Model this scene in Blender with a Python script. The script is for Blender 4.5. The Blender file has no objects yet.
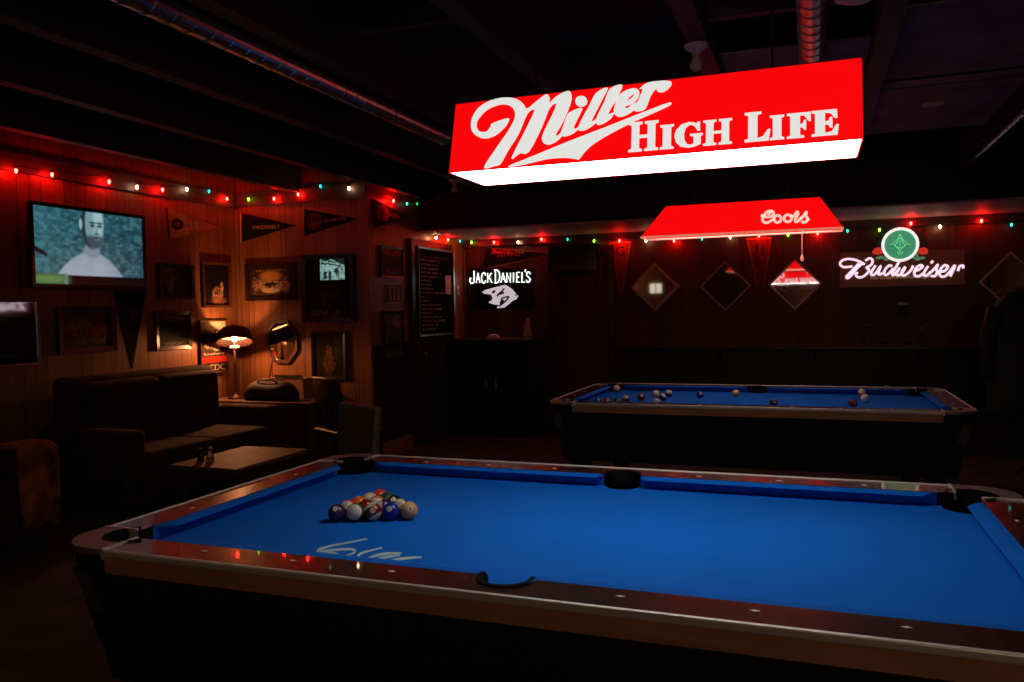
import bpy, bmesh, math, random
import numpy as np
from mathutils import Vector, Matrix, Euler
random.seed(4)
PI = math.pi
SC = bpy.context.scene
COL = SC.collection

# ------------------------------------------------------------------ camera, world, exposure
CAM = (0.6697, -2.3610, 1.4238)
YAW, PITCH, ROLL, FPX = 0.35576, -0.03708, -0.01698, 807.6
_cy, _sy, _cp, _sp, _cr, _sr = math.cos(YAW), math.sin(YAW), math.cos(PITCH), math.sin(PITCH), math.cos(ROLL), math.sin(ROLL)
FW = Vector((-_sy * _cp, _cy * _cp, _sp)); R0 = Vector((_cy, _sy, 0)); U0 = R0.cross(FW)
RT = _cr * R0 + _sr * U0; UP = -_sr * R0 + _cr * U0
cd = bpy.data.cameras.new('camera'); cam = bpy.data.objects.new('camera', cd); COL.objects.link(cam)
cd.sensor_width = 36; cd.lens = FPX / 1024 * 36; cd.clip_start = 0.05
cam.matrix_world = Matrix(((RT.x, UP.x, -FW.x, CAM[0]), (RT.y, UP.y, -FW.y, CAM[1]), (RT.z, UP.z, -FW.z, CAM[2]), (0, 0, 0, 1)))
SC.camera = cam
w = bpy.data.worlds.new('world'); SC.world = w; w.use_nodes = True
w.node_tree.nodes['Background'].inputs[0].default_value = (1, 0.85, 0.75, 1)
w.node_tree.nodes['Background'].inputs[1].default_value = 0.0
SC.view_settings.view_transform = 'Standard'; SC.view_settings.look = 'None'
SC.view_settings.exposure = 0; SC.view_settings.gamma = 1
try: SC.view_settings.use_curve_mapping = False
except Exception: pass
SC.cycles.use_denoising = True
SC.cycles.max_bounces = 6
SC.cycles.sample_clamp_indirect = 3
SC.cycles.caustics_reflective = False
SC.cycles.use_light_tree = True

XL, YA, XC, YF = -4.79, 4.387, -3.284, 6.64      # left wall, alcove wall, menu wall, far wall
XR, YB, ZC = 4.6, -4.6, 2.90

def at(u, v, x=None, y=None, z=None):
    """the point of the place seen at a photograph position, on a plane of the room"""
    d = FW + RT * ((u - 512) / FPX) + UP * ((341 - v) / FPX); o = Vector(CAM)
    if z is not None: t = (z - o.z) / d.z
    elif y is not None: t = (y - o.y) / d.y
    else: t = (x - o.x) / d.x
    return o + t * d

# ------------------------------------------------------------------ materials
def nodes(m): return m.node_tree.nodes, m.node_tree.links
def mat(name, col=(.5, .5, .5), rough=.5, metal=0, emit=None, es=1, coat=0, spec=.5, bump=0, bscale=60, var=0, vscale=8):
    m = bpy.data.materials.new(name); m.use_nodes = True; N, L = nodes(m); b = N['Principled BSDF']
    b.inputs['Base Color'].default_value = (*col, 1); b.inputs['Roughness'].default_value = rough
    b.inputs['Metallic'].default_value = metal; b.inputs['Coat Weight'].default_value = coat
    b.inputs['Coat Roughness'].default_value = .08
    b.inputs['Specular IOR Level'].default_value = spec
    if emit: b.inputs['Emission Color'].default_value = (*emit, 1); b.inputs['Emission Strength'].default_value = es
    if bump or var:
        tc = N.new('ShaderNodeTexCoord')
    if bump:
        n = N.new('ShaderNodeTexNoise'); n.inputs['Scale'].default_value = bscale; n.inputs['Detail'].default_value = 5
        bp = N.new('ShaderNodeBump'); bp.inputs['Strength'].default_value = bump; bp.inputs['Distance'].default_value = .004
        L.new(tc.outputs['Object'], n.inputs['Vector']); L.new(n.outputs['Fac'], bp.inputs['Height']); L.new(bp.outputs[0], b.inputs['Normal'])
    if var:
        n = N.new('ShaderNodeTexNoise'); n.inputs['Scale'].default_value = vscale; n.inputs['Detail'].default_value = 6
        r = N.new('ShaderNodeValToRGB'); r.color_ramp.elements[0].position = .3; r.color_ramp.elements[1].position = .7
        r.color_ramp.elements[0].color = (*[c * (1 - var) for c in col], 1); r.color_ramp.elements[1].color = (*[min(1, c * (1 + var)) for c in col], 1)
        L.new(tc.outputs['Object'], n.inputs['Vector']); L.new(n.outputs['Fac'], r.inputs['Fac']); L.new(r.outputs[0], b.inputs['Base Color'])
    return m

def panel_mat(name, c1, c2, rough=.42, axis='XY', pitch=.2):
    """vertical board panelling: narrow grooves at uneven spacing, long grain"""
    m = bpy.data.materials.new(name); m.use_nodes = True; N, L = nodes(m); b = N['Principled BSDF']
    tc = N.new('ShaderNodeTexCoord'); sp = N.new('ShaderNodeSeparateXYZ'); L.new(tc.outputs['Object'], sp.inputs[0])
    add = N.new('ShaderNodeMath'); add.operation = 'ADD'; L.new(sp.outputs['X'], add.inputs[0]); L.new(sp.outputs['Y'], add.inputs[1])
    def groove(p, off, wd):
        a = N.new('ShaderNodeMath'); a.operation = 'MULTIPLY_ADD'; a.inputs[1].default_value = 1 / p; a.inputs[2].default_value = off; L.new(add.outputs[0], a.inputs[0])
        f = N.new('ShaderNodeMath'); f.operation = 'FRACT'; L.new(a.outputs[0], f.inputs[0])
        l = N.new('ShaderNodeMath'); l.operation = 'LESS_THAN'; l.inputs[1].default_value = wd / p; L.new(f.outputs[0], l.inputs[0])
        return l, a
    g1, a1 = groove(pitch, .13, .006); g2, a2 = groove(pitch * 2.03, .71, .006)
    mx = N.new('ShaderNodeMath'); mx.operation = 'MAXIMUM'; L.new(g1.outputs[0], mx.inputs[0]); L.new(g2.outputs[0], mx.inputs[1])
    fl = N.new('ShaderNodeMath'); fl.operation = 'FLOOR'; L.new(a1.outputs[0], fl.inputs[0])
    wn = N.new('ShaderNodeTexWhiteNoise'); wn.noise_dimensions = '1D'; L.new(fl.outputs[0], wn.inputs['W'])
    mp = N.new('ShaderNodeMapping'); mp.inputs['Scale'].default_value = (40, 40, 1.6); L.new(tc.outputs['Object'], mp.inputs[0])
    n = N.new('ShaderNodeTexNoise'); n.inputs['Scale'].default_value = 1; n.inputs['Detail'].default_value = 6; L.new(mp.outputs[0], n.inputs['Vector'])
    av = N.new('ShaderNodeMath'); av.operation = 'MULTIPLY_ADD'; av.inputs[1].default_value = .45; L.new(wn.outputs[0], av.inputs[0]); L.new(n.outputs['Fac'], av.inputs[2])
    r = N.new('ShaderNodeValToRGB'); r.color_ramp.elements[0].position = .35; r.color_ramp.elements[1].position = .95
    r.color_ramp.elements[0].color = (*c1, 1); r.color_ramp.elements[1].color = (*c2, 1); L.new(av.outputs[0], r.inputs['Fac'])
    mc = N.new('ShaderNodeMixRGB'); mc.inputs['Color2'].default_value = (.028, .011, .005, 1); L.new(mx.outputs[0], mc.inputs['Fac']); L.new(r.outputs[0], mc.inputs['Color1'])
    L.new(mc.outputs[0], b.inputs['Base Color'])
    inv = N.new('ShaderNodeMath'); inv.operation = 'SUBTRACT'; inv.inputs[0].default_value = 1; L.new(mx.outputs[0], inv.inputs[1])
    bp = N.new('ShaderNodeBump'); bp.inputs['Strength'].default_value = .6; bp.inputs['Distance'].default_value = .004
    L.new(inv.outputs[0], bp.inputs['Height']); L.new(bp.outputs[0], b.inputs['Normal'])
    b.inputs['Roughness'].default_value = rough
    return m

def wood_mat(name, c1, c2, rough=.4, scale=(2, 30, 30), coat=0):
    m = bpy.data.materials.new(name); m.use_nodes = True; N, L = nodes(m); b = N['Principled BSDF']
    tc = N.new('ShaderNodeTexCoord'); mp = N.new('ShaderNodeMapping'); mp.inputs['Scale'].default_value = scale; L.new(tc.outputs['Object'], mp.inputs[0])
    n = N.new('ShaderNodeTexNoise'); n.inputs['Scale'].default_value = 1; n.inputs['Detail'].default_value = 8; n.inputs['Distortion'].default_value = .6
    L.new(mp.outputs[0], n.inputs['Vector'])
    r = N.new('ShaderNodeValToRGB'); r.color_ramp.elements[0].position = .35; r.color_ramp.elements[1].position = .68
    r.color_ramp.elements[0].color = (*c1, 1); r.color_ramp.elements[1].color = (*c2, 1); L.new(n.outputs['Fac'], r.inputs['Fac']); L.new(r.outputs[0], b.inputs['Base Color'])
    b.inputs['Roughness'].default_value = rough; b.inputs['Coat Weight'].default_value = coat
    return m

def ball_mat(name, col, stripe):
    m = bpy.data.materials.new(name); m.use_nodes = True; N, L = nodes(m); b = N['Principled BSDF']
    b.inputs['Roughness'].default_value = .12; b.inputs['Base Color'].default_value = (*col, 1)
    tc = N.new('ShaderNodeTexCoord'); sp = N.new('ShaderNodeSeparateXYZ'); L.new(tc.outputs['Object'], sp.inputs[0])
    def ab(out):
        a = N.new('ShaderNodeMath'); a.operation = 'ABSOLUTE'; L.new(out, a.inputs[0]); return a.outputs[0]
    def gt(out, v):
        a = N.new('ShaderNodeMath'); a.operation = 'GREATER_THAN'; a.inputs[1].default_value = v; L.new(out, a.inputs[0]); return a.outputs[0]
    spot = gt(ab(sp.outputs['X']), .0271); fac = spot
    if stripe:
        mx = N.new('ShaderNodeMath'); mx.operation = 'MAXIMUM'; L.new(spot, mx.inputs[0]); L.new(gt(ab(sp.outputs['Z']), .0145), mx.inputs[1]); fac = mx.outputs[0]
    mc = N.new('ShaderNodeMixRGB'); mc.inputs['Color1'].default_value = (*col, 1); mc.inputs['Color2'].default_value = (.66, .56, .44, 1)
    L.new(fac, mc.inputs['Fac']); L.new(mc.outputs[0], b.inputs['Base Color'])
    return m

def paint_mat(name, emit=0, rough=.5, coat=0, k=1):
    m = bpy.data.materials.new(name); m.use_nodes = True; N, L = nodes(m); b = N['Principled BSDF']
    a = N.new('ShaderNodeAttribute'); a.attribute_name = 'Col'
    b.inputs['Roughness'].default_value = rough; b.inputs['Coat Weight'].default_value = coat; b.inputs['Coat Roughness'].default_value = .03
    b.inputs['Specular IOR Level'].default_value = .5 if emit else .12
    if emit: L.new(a.outputs['Color'], b.inputs['Emission Color']); b.inputs['Emission Strength'].default_value = emit; b.inputs['Base Color'].default_value = (.01, .01, .01, 1)
    else: L.new(a.outputs['Color'], b.inputs['Base Color'])
    return m

M = {}
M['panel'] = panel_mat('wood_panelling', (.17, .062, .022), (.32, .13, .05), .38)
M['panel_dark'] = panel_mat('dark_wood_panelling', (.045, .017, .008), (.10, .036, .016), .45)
M['black'] = mat('black_paint', (.006, .006, .007), .5)
M['black_gloss'] = mat('black_gloss', (.008, .007, .007), .15, coat=.3)
M['ceiling'] = mat('dark_ceiling', (.035, .032, .032), .85, bump=.3, bscale=12, var=.4, vscale=2.5)
M['joist'] = wood_mat('painted_joist', (.035, .03, .028), (.06, .052, .048), .6, (20, 1.5, 20))
M['soffit'] = mat('soffit_black', (.008, .008, .008), .9)
M['white_board'] = mat('soffit_underside', (.42, .42, .38), .6, var=.12, vscale=3)
M['floor'] = mat('dark_carpet', (.05, .037, .028), .9, bump=.6, bscale=220, var=.45, vscale=5)
M['trim'] = wood_mat('orange_trim', (.20, .085, .03), (.33, .15, .06), .35, (18, 18, 2))
M['darktrim'] = wood_mat('dark_trim', (.022, .012, .008), (.05, .026, .015), .3)
M['door'] = mat('grey_black_door', (.02, .021, .02), .55, bump=.15)
M['cloth'] = mat('blue_cloth', (.001, .135, .62), .92, spec=.15, bump=.15, bscale=900, var=.07, vscale=3)
M['rail'] = wood_mat('polished_rail', (.014, .007, .005), (.03, .013, .009), .27, (3, 40, 40), coat=.4)
M['fascia'] = wood_mat('brown_fascia', (.34, .16, .08), (.44, .22, .11), .5, (3, 40, 40))
M['alu'] = mat('aluminium_trim', (.66, .63, .58), .42, .35)
M['casting'] = mat('corner_metal', (.22, .19, .17), .45, .5, bump=.6, bscale=120, var=.35, vscale=60)
M['legmetal'] = mat('dark_leg_metal', (.10, .085, .075), .5, .4)
M['pocket'] = mat('black_rubber', (.003, .003, .003), .8, spec=.08)
M['sight'] = mat('pearl_sight', (.75, .72, .65), .3)
M['letter_paint'] = mat('worn_white_print', (.42, .62, .58), .8)
M['red_em'] = mat('lit_red_plastic', (.3, .003, .004), .3, emit=(.95, .0015, .003), es=1)
M['coors_em'] = mat('lit_red_shade', (.3, .003, .004), .4, emit=(.98, .002, .003), es=.97)
M['white_em'] = mat('lit_white_plastic', (.6, .6, .6), .4, emit=(.74, .75, .72), es=1)
M['diffuser'] = mat('lit_diffuser', (.7, .7, .7), .5, emit=(1, .98, .93), es=8)
M['diffuser_c'] = mat('lit_underside', (.7, .7, .7), .5, emit=(1, .85, .78), es=7)
M['cream'] = mat('cream_print', (.8, .7, .6), .5, emit=(.9, .62, .52), es=.9)
M['rim'] = mat('pale_rim', (.6, .3, .25), .4, emit=(.75, .22, .15), es=.8)
M['neon_w'] = mat('white_neon', (.8, .8, .8), .3, emit=(.78, .78, .74), es=1.1)
M['neon_jd'] = mat('bright_white_neon', (.8, .8, .8), .3, emit=(.74, .82, .76), es=2.6)
M['neon_p'] = mat('pink_white_neon', (.8, .8, .8), .3, emit=(.86, .66, .80), es=1.1)
M['neon_logo'] = mat('lit_pale_panel', (.7, .7, .7), .4, emit=(.50, .45, .50), es=1)
M['logo_dark'] = mat('dark_logo_line', (.01, .01, .012), .5)
M['green_disc'] = mat('lit_green_disc', (.03, .2, .1), .5, emit=(.035, .22, .115), es=1)
M['green_line'] = mat('green_neon', (.1, .5, .25), .5, emit=(.12, .55, .24), es=1)
M['leaf_em'] = mat('lit_green_print', (.05, .2, .08), .5, emit=(.06, .16, .07), es=1)
M['red_lobe'] = mat('lit_red_print', (.3, .02, .01), .5, emit=(.5, .025, .01), es=1)
M['bud_panel'] = mat('red_brown_panel', (.09, .014, .007), .35, emit=(.016, .003, .0015), es=1)
M['bud_arch'] = mat('dark_arch', (.02, .015, .018), .35)
M['gold'] = mat('gold_lettering', (.45, .3, .14), .5, emit=(.25, .14, .06), es=.7)
M['mirror'] = mat('mirror_glass', (.82, .82, .80), .03, 1)
M['mirror_dim'] = mat('tinted_mirror', (.35, .35, .34), .04, 1)
M['frame_pale'] = mat('pale_metal_frame', (.55, .42, .34), .35, .7)
M['frame_grey'] = mat('grey_metal_frame', (.30, .24, .21), .35, .7)
M['frame_dark'] = wood_mat('dark_frame', (.012, .007, .005), (.03, .015, .01), .3)
M['frame_brown'] = wood_mat('brown_frame', (.06, .025, .012), (.11, .045, .022), .3)
M['silver'] = mat('silver_frame', (.6, .6, .58), .3, .9)
M['steel'] = mat('galvanised_duct', (.60, .59, .58), .30, .9, bump=.1, bscale=30)
M['porcelain'] = mat('white_porcelain', (.6, .57, .55), .4)
M['glassbulb'] = mat('unlit_bulb', (.55, .52, .5), .2)
M['cord'] = mat('dark_cord', (.01, .018, .012), .6)
M['sofa'] = mat('dark_patterned_upholstery', (.04, .014, .008), .9, bump=.6, bscale=40, var=.95, vscale=5)
M['leather'] = mat('dark_leather', (.009, .005, .004), .4, bump=.3, bscale=60)
M['tabletop'] = wood_mat('worn_wood_top', (.05, .024, .011), (.20, .105, .05), .6, (40, 3, 40))
M['shelf'] = wood_mat('dark_ledge', (.04, .022, .015), (.08, .045, .03), .25, (3, 30, 30))
M['shade'] = mat('dark_red_lampshade', (.035, .008, .005), .6)
M['shade_in'] = mat('white_shade_lining', (.85, .8, .72), .6)
M['brass'] = mat('aged_brass', (.35, .2, .08), .35, .9)
M['oldbronze'] = mat('dark_bronze', (.05, .02, .01), .5, .5)
M['lampbulb'] = mat('warm_bulb', (.9, .8, .6), .4, emit=(1, .62, .30), es=30)
M['glass'] = mat('clear_glass', (.9, .9, .9), .05)
_b = M['glass'].node_tree.nodes['Principled BSDF']; _b.inputs['Transmission Weight'].default_value = 1; _b.inputs['IOR'].default_value = 1.45
M['salt'] = mat('salt', (.7, .68, .62), .8)
M['paper'] = mat('white_paper', (.75, .7, .6), .8)
M['chairwood'] = mat('olive_vinyl', (.10, .085, .045), .5)
M['print'] = paint_mat('printed_picture', rough=.6, coat=.02)
M['print_matt'] = paint_mat('felt_print', rough=.95)
M['slate'] = mat('black_slate', (.006, .006, .007), .95, spec=.05)
M['screen'] = paint_mat('tv_screen', emit=1.05, rough=.2)
M['litprint'] = paint_mat('backlit_print', emit=.75, rough=.2)
M['plastic'] = mat('beige_plastic', (.5, .42, .34), .5)
M['jacket'] = mat('black_jacket', (.012, .010, .010), .7, bump=.5, bscale=30)

# ------------------------------------------------------------------ object helpers
def tag(o, label=None, cat=None, group=None, kind=None):
    if label: o['label'] = label
    if cat: o['category'] = cat
    if group: o['group'] = group
    if kind: o['kind'] = kind
    return o
def empty(name, loc=(0, 0, 0), rot=(0, 0, 0)):
    o = bpy.data.objects.new(name, None); o.empty_display_size = .05; COL.objects.link(o); o.location = loc; o.rotation_euler = rot; return o
def link(name, me, m, parent=None, loc=None, rot=None):
    o = bpy.data.objects.new(name, me); COL.objects.link(o)
    if m is not None:
        me.materials.clear(); me.materials.append(m)
    if parent is not None: o.parent = parent
    if loc is not None: o.location = loc
    if rot is not None: o.rotation_euler = rot
    return o
def obj(name, bm, m, parent=None, loc=None, rot=None, smooth=False, bevel=0):
    bmesh.ops.recalc_face_normals(bm, faces=bm.faces)
    me = bpy.data.meshes.new(name); bm.to_mesh(me); bm.free()
    if smooth:
        for p in me.polygons: p.use_smooth = True
    o = link(name, me, m, parent, loc, rot)
    if bevel:
        b = o.modifiers.new('bevel', 'BEVEL'); b.width = bevel; b.segments = 2; b.limit_method = 'ANGLE'
    return o
def box(bm, x0, x1, y0, y1, z0, z1):
    v = [bm.verts.new(p) for p in ((x0, y0, z0), (x1, y0, z0), (x1, y1, z0), (x0, y1, z0), (x0, y0, z1), (x1, y0, z1), (x1, y1, z1), (x0, y1, z1))]
    for f in ((0, 3, 2, 1), (4, 5, 6, 7), (0, 1, 5, 4), (1, 2, 6, 5), (2, 3, 7, 6), (3, 0, 4, 7)): bm.faces.new([v[i] for i in f])
    return v
def hexa(bm, lo, hi):
    """solid between a lower and an upper quad"""
    v = [bm.verts.new(p) for p in list(lo) + list(hi)]
    for f in ((0, 3, 2, 1), (4, 5, 6, 7), (0, 1, 5, 4), (1, 2, 6, 5), (2, 3, 7, 6), (3, 0, 4, 7)): bm.faces.new([v[i] for i in f])
def boxo(name, x0, x1, y0, y1, z0, z1, m, parent=None, bevel=0, kind=None):
    bm = bmesh.new(); box(bm, x0, x1, y0, y1, z0, z1); o = obj(name, bm, m, parent, bevel=bevel)
    if kind: o['kind'] = kind
    return o
def tube(bm, pts, r, n=8, cap=True):
    """round bar through points; r a number or one per point"""
    pts = [Vector(p) for p in pts]; rs = r if hasattr(r, '__len__') else [r] * len(pts); rings = []
    ref = None
    for i, p in enumerate(pts):
        t = (pts[min(i + 1, len(pts) - 1)] - pts[max(i - 1, 0)]).normalized()
        if ref is None: ref = Vector((0, 0, 1)) if abs(t.z) < .9 else Vector((1, 0, 0))
        a = (ref - t * ref.dot(t)).normalized(); ref = a; b = t.cross(a)
        rings.append([bm.verts.new(p + (a * math.cos(2 * PI * k / n) + b * math.sin(2 * PI * k / n)) * rs[i]) for k in range(n)])
    for A, B in zip(rings, rings[1:]):
        for k in range(n): bm.faces.new((A[k], A[(k + 1) % n], B[(k + 1) % n], B[k]))
    if cap: bm.faces.new(rings[0][::-1]); bm.faces.new(rings[-1])
def lathe(bm, prof, n=24, c=(0, 0, 0)):
    rings = []
    for r, z in prof:
        if r < 1e-5: rings.append([bm.verts.new((c[0], c[1], c[2] + z))])
        else: rings.append([bm.verts.new((c[0] + r * math.cos(2 * PI * k / n), c[1] + r * math.sin(2 * PI * k / n), c[2] + z)) for k in range(n)])
    for A, B in zip(rings, rings[1:]):
        for k in range(n):
            a, b_, c_, d = A[k % len(A)], A[(k + 1) % len(A)], B[(k + 1) % len(B)], B[k % len(B)]
            fs = []
            for q in (a, b_, c_, d):
                if q not in fs: fs.append(q)
            if len(fs) > 2: bm.faces.new(fs)
def catmull(pts, n=6, closed=False):
    P = [Vector((p[0], p[1], 0)) for p in pts]; out = []; m = len(P)
    rng = range(m) if closed else range(m - 1)
    for i in rng:
        p0 = P[(i - 1) % m] if closed or i > 0 else P[0]; p1 = P[i]; p2 = P[(i + 1) % m]
        p3 = P[(i + 2) % m] if closed or i + 2 < m else P[-1]
        for k in range(n):
            t = k / n
            out.append(.5 * ((2 * p1) + (p2 - p0) * t + (2 * p0 - 5 * p1 + 4 * p2 - p3) * t * t + (3 * p1 - p0 - 3 * p2 + p3) * t ** 3))
    if not closed: out.append(P[-1])
    return [(q.x, q.y) for q in out]
def shape_mesh(name, contours, z0, z1):
    """filled outline (even-odd holes) given thickness z0..z1"""
    cu = bpy.data.curves.new(name, 'CURVE'); cu.dimensions = '2D'; cu.fill_mode = 'BOTH'; cu.extrude = (z1 - z0) / 2
    for c in contours:
        s = cu.splines.new('POLY'); s.points.add(len(c) - 1)
        for q, p in zip(s.points, c): q.co = (p[0], p[1], 0, 1)
        s.use_cyclic_u = True
    o = bpy.data.objects.new(name, cu); COL.objects.link(o)
    dg = bpy.context.evaluated_depsgraph_get(); me = bpy.data.meshes.new_from_object(o.evaluated_get(dg))
    bpy.data.objects.remove(o); bpy.data.curves.remove(cu)
    me.transform(Matrix.Translation((0, 0, (z0 + z1) / 2)))
    me.name = name; return me
def text_mesh(name, s, w, h, depth=.001, shear=0):
    """lettering fitted to a w x h box with its lower left corner at the origin"""
    cu = bpy.data.curves.new(name, 'FONT'); cu.body = s; cu.extrude = depth / 2; cu.shear = shear
    o = bpy.data.objects.new(name, cu); COL.objects.link(o)
    dg = bpy.context.evaluated_depsgraph_get(); me = bpy.data.meshes.new_from_object(o.evaluated_get(dg))
    bpy.data.objects.remove(o); bpy.data.curves.remove(cu)
    a = np.empty(len(me.vertices) * 3, np.float32); me.vertices.foreach_get('co', a); a = a.reshape(-1, 3)
    mn, mx = a.min(0), a.max(0)
    me.transform(Matrix.Diagonal((w / max(mx[0] - mn[0], 1e-4), h / max(mx[1] - mn[1], 1e-4), 1, 1)) @ Matrix.Translation((-mn[0], -mn[1], -mn[2])))
    return me
def ribbon(bm, pts, wd, z0, z1):
    """flat stroke of given width"""
    P = [Vector((p[0], p[1], 0)) for p in pts]; L = []; Rr = []
    ws = wd if hasattr(wd, '__len__') else [wd] * len(P)
    for i, p in enumerate(P):
        t = (P[min(i + 1, len(P) - 1)] - P[max(i - 1, 0)]); t = t.normalized() if t.length > 1e-9 else Vector((1, 0, 0))
        nn = Vector((-t.y, t.x, 0)) * ws[i] / 2; L.append(p + nn); Rr.append(p - nn)
    vt = [(bm.verts.new((a.x, a.y, z1)), bm.verts.new((b.x, b.y, z1)), bm.verts.new((a.x, a.y, z0)), bm.verts.new((b.x, b.y, z0))) for a, b in zip(L, Rr)]
    for A, B in zip(vt, vt[1:]):
        bm.faces.new((A[0], A[1], B[1], B[0])); bm.faces.new((A[0], B[0], B[2], A[2])); bm.faces.new((A[1], A[3], B[3], B[1]))
    for A in (vt[0], vt[-1]): bm.faces.new((A[0], A[2], A[3], A[1]))
def ngon(bm, pts, z0, z1):
    a = [bm.verts.new((p[0], p[1], z0)) for p in pts]; b = [bm.verts.new((p[0], p[1], z1)) for p in pts]; n = len(pts)
    bm.faces.new(a[::-1]); bm.faces.new(b)
    for i in range(n): bm.faces.new((a[i], a[(i + 1) % n], b[(i + 1) % n], b[i]))

# walls as drawing boards: local X = viewer's right, local Y = up, local Z = out of the wall
ROT = {'L': (PI / 2, 0, PI / 2), 'C': (PI / 2, 0, PI / 2), 'A': (PI / 2, 0, 0), 'F': (PI / 2, 0, 0)}
PLANE = {'L': dict(x=XL), 'C': dict(x=XC), 'A': dict(y=YA), 'F': dict(y=YF)}
def wall_uv(wall, u, v, off=0.0):
    kw = dict(PLANE[wall]); k = list(kw)[0]; kw[k] += off if wall in 'LC' else -off
    P = at(u, v, **kw); return (P.y if wall in 'LC' else P.x, P.z)
def wall_pt(wall, s, z, off=0.0):
    return {'L': (XL + off, s, z), 'C': (XC + off, s, z), 'A': (s, YA - off, z), 'F': (s, YF - off, z)}[wall]

def paint_mesh(name, w_, h_, nx, ny, f, z=0, outline=None):
    bm = bmesh.new(); lay = bm.verts.layers.float_color.new('Col')
    S, T = np.meshgrid(np.linspace(0, 1, nx), np.linspace(0, 1, ny)); C = np.clip(f(S, T), 0, 1)
    V = [[None] * nx for _ in range(ny)]
    for j in range(ny):
        for i in range(nx):
            x = (S[j, i] - .5) * w_; y = (.5 - T[j, i]) * h_
            if outline: x, y = outline(S[j, i], T[j, i], w_, h_)
            v = bm.verts.new((x, y, z)); v[lay] = (*C[j, i], 1); V[j][i] = v
    for j in range(ny - 1):
        for i in range(nx - 1):
            bm.faces.new((V[j + 1][i], V[j + 1][i + 1], V[j][i + 1], V[j][i]))
    me = bpy.data.meshes.new(name); bm.to_mesh(me); bm.free(); return me
def noise(S, T, sc, seed=0, oct_=3):
    r = np.random.default_rng(seed); out = np.zeros_like(S); amp = 1; tot = 0
    for o in range(oct_):
        n = int(sc * 2 ** o) + 3; g = r.random((n + 1, n + 1)); x = S * (n - 1); y = T * (n - 1)
        xi = x.astype(int); yi = y.astype(int); fx = x - xi; fy = y - yi; fx = fx * fx * (3 - 2 * fx); fy = fy * fy * (3 - 2 * fy)
        out += amp * (g[yi, xi] * (1 - fx) * (1 - fy) + g[yi, xi + 1] * fx * (1 - fy) + g[yi + 1, xi] * (1 - fx) * fy + g[yi + 1, xi + 1] * fx * fy)
        tot += amp; amp *= .5
    return out / tot
def base(S, c): return np.ones(S.shape + (3,)) * np.array(c)
def over(C, mask, c):
    m = np.clip(mask, 0, 1)[..., None]; return C * (1 - m) + np.array(c) * m
def ell(S, T, cx, cy, rx, ry, soft=.12):
    d = np.sqrt(((S - cx) / rx) ** 2 + ((T - cy) / ry) ** 2); return np.clip((1 - d) / soft + .5, 0, 1)
def rect(S, T, a, b, c, d): return ((S > a) & (S < b) & (T > c) & (T < d)).astype(float)

def ring_bm(w_, h_, fw, d, inner_drop=.0):
    bm = bmesh.new(); o = [(-w_ / 2, -h_ / 2), (w_ / 2, -h_ / 2), (w_ / 2, h_ / 2), (-w_ / 2, h_ / 2)]
    i_ = [(-w_ / 2 + fw, -h_ / 2 + fw), (w_ / 2 - fw, -h_ / 2 + fw), (w_ / 2 - fw, h_ / 2 - fw), (-w_ / 2 + fw, h_ / 2 - fw)]
    def lv(P, z): return [bm.verts.new((x, y, z)) for x, y in P]
    a, b, c, e = lv(o, 0), lv(o, d), lv(i_, d - inner_drop), lv(i_, d * .35)
    bm.faces.new(a[::-1])
    for A, B in ((a, b), (b, c), (c, e)):
        for k in range(4): bm.faces.new((A[k], A[(k + 1) % 4], B[(k + 1) % 4], B[k]))
    return bm

# ------------------------------------------------------------------ room shell
def slab(name, *a): return boxo(name, *a[:6], a[6], kind='structure')
slab('floor', XL - .1, XR + .1, YB - .1, YF + .1, -.06, 0, M['floor'])
slab('ceiling', XL - .1, XR + .1, YB - .1, YF + .1, ZC, ZC + .06, M['ceiling'])
slab('wall_left', XL - .1, XL, YB, YA + .1, 0, ZC, M['panel'])
slab('wall_alcove', XL, XC, YA, YA + .1, 0, ZC, M['panel'])
slab('wall_corner', XC - .1, XC, YA + .1, YF + .1, 0, ZC, M['panel'])
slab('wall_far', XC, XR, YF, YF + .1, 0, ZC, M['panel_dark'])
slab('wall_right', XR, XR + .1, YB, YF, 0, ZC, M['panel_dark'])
slab('wall_rear', XL, XR, YB - .1, YB, 0, ZC, M['panel'])
# ceiling joists and cross blocking
ti = [0]
def trim(x0, x1, y0, y1, z0, z1, m):
    ti[0] += 1; return slab('trim_%d' % ti[0], x0, x1, y0, y1, z0, z1, m)
JX = [-4.06, -3.16, -2.35, -1.50, -.66, .19, .99, 1.88, 2.72, 3.56]
for x in JX: trim(x - .045, x + .045, YB, 5.5, 2.62, ZC - .002, M['joist'])
for x, y in ((.6, 1.35), (.6, 3.1), (-.24, 2.2), (1.42, 2.75), (2.3, 4.2), (-1.1, .9)):
    trim(x - .36 if x != .6 else .24, x + .36 if x != .6 else .94, y, y + .045, 2.70, ZC - .002, M['joist'])
# soffit across the far end
slab('trim_soffit', XC + .002, XR, 5.47, YF - .002, 2.303, ZC - .002, M['soffit'])
slab('trim_soffit_underside', XC + .002, XR, 5.47, YF - .002, 2.284, 2.302, M['white_board'])
slab('trim_cornice', XC + .002, XR, YF - .05, YF - .001, 2.20, 2.283, M['darktrim'])
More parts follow.
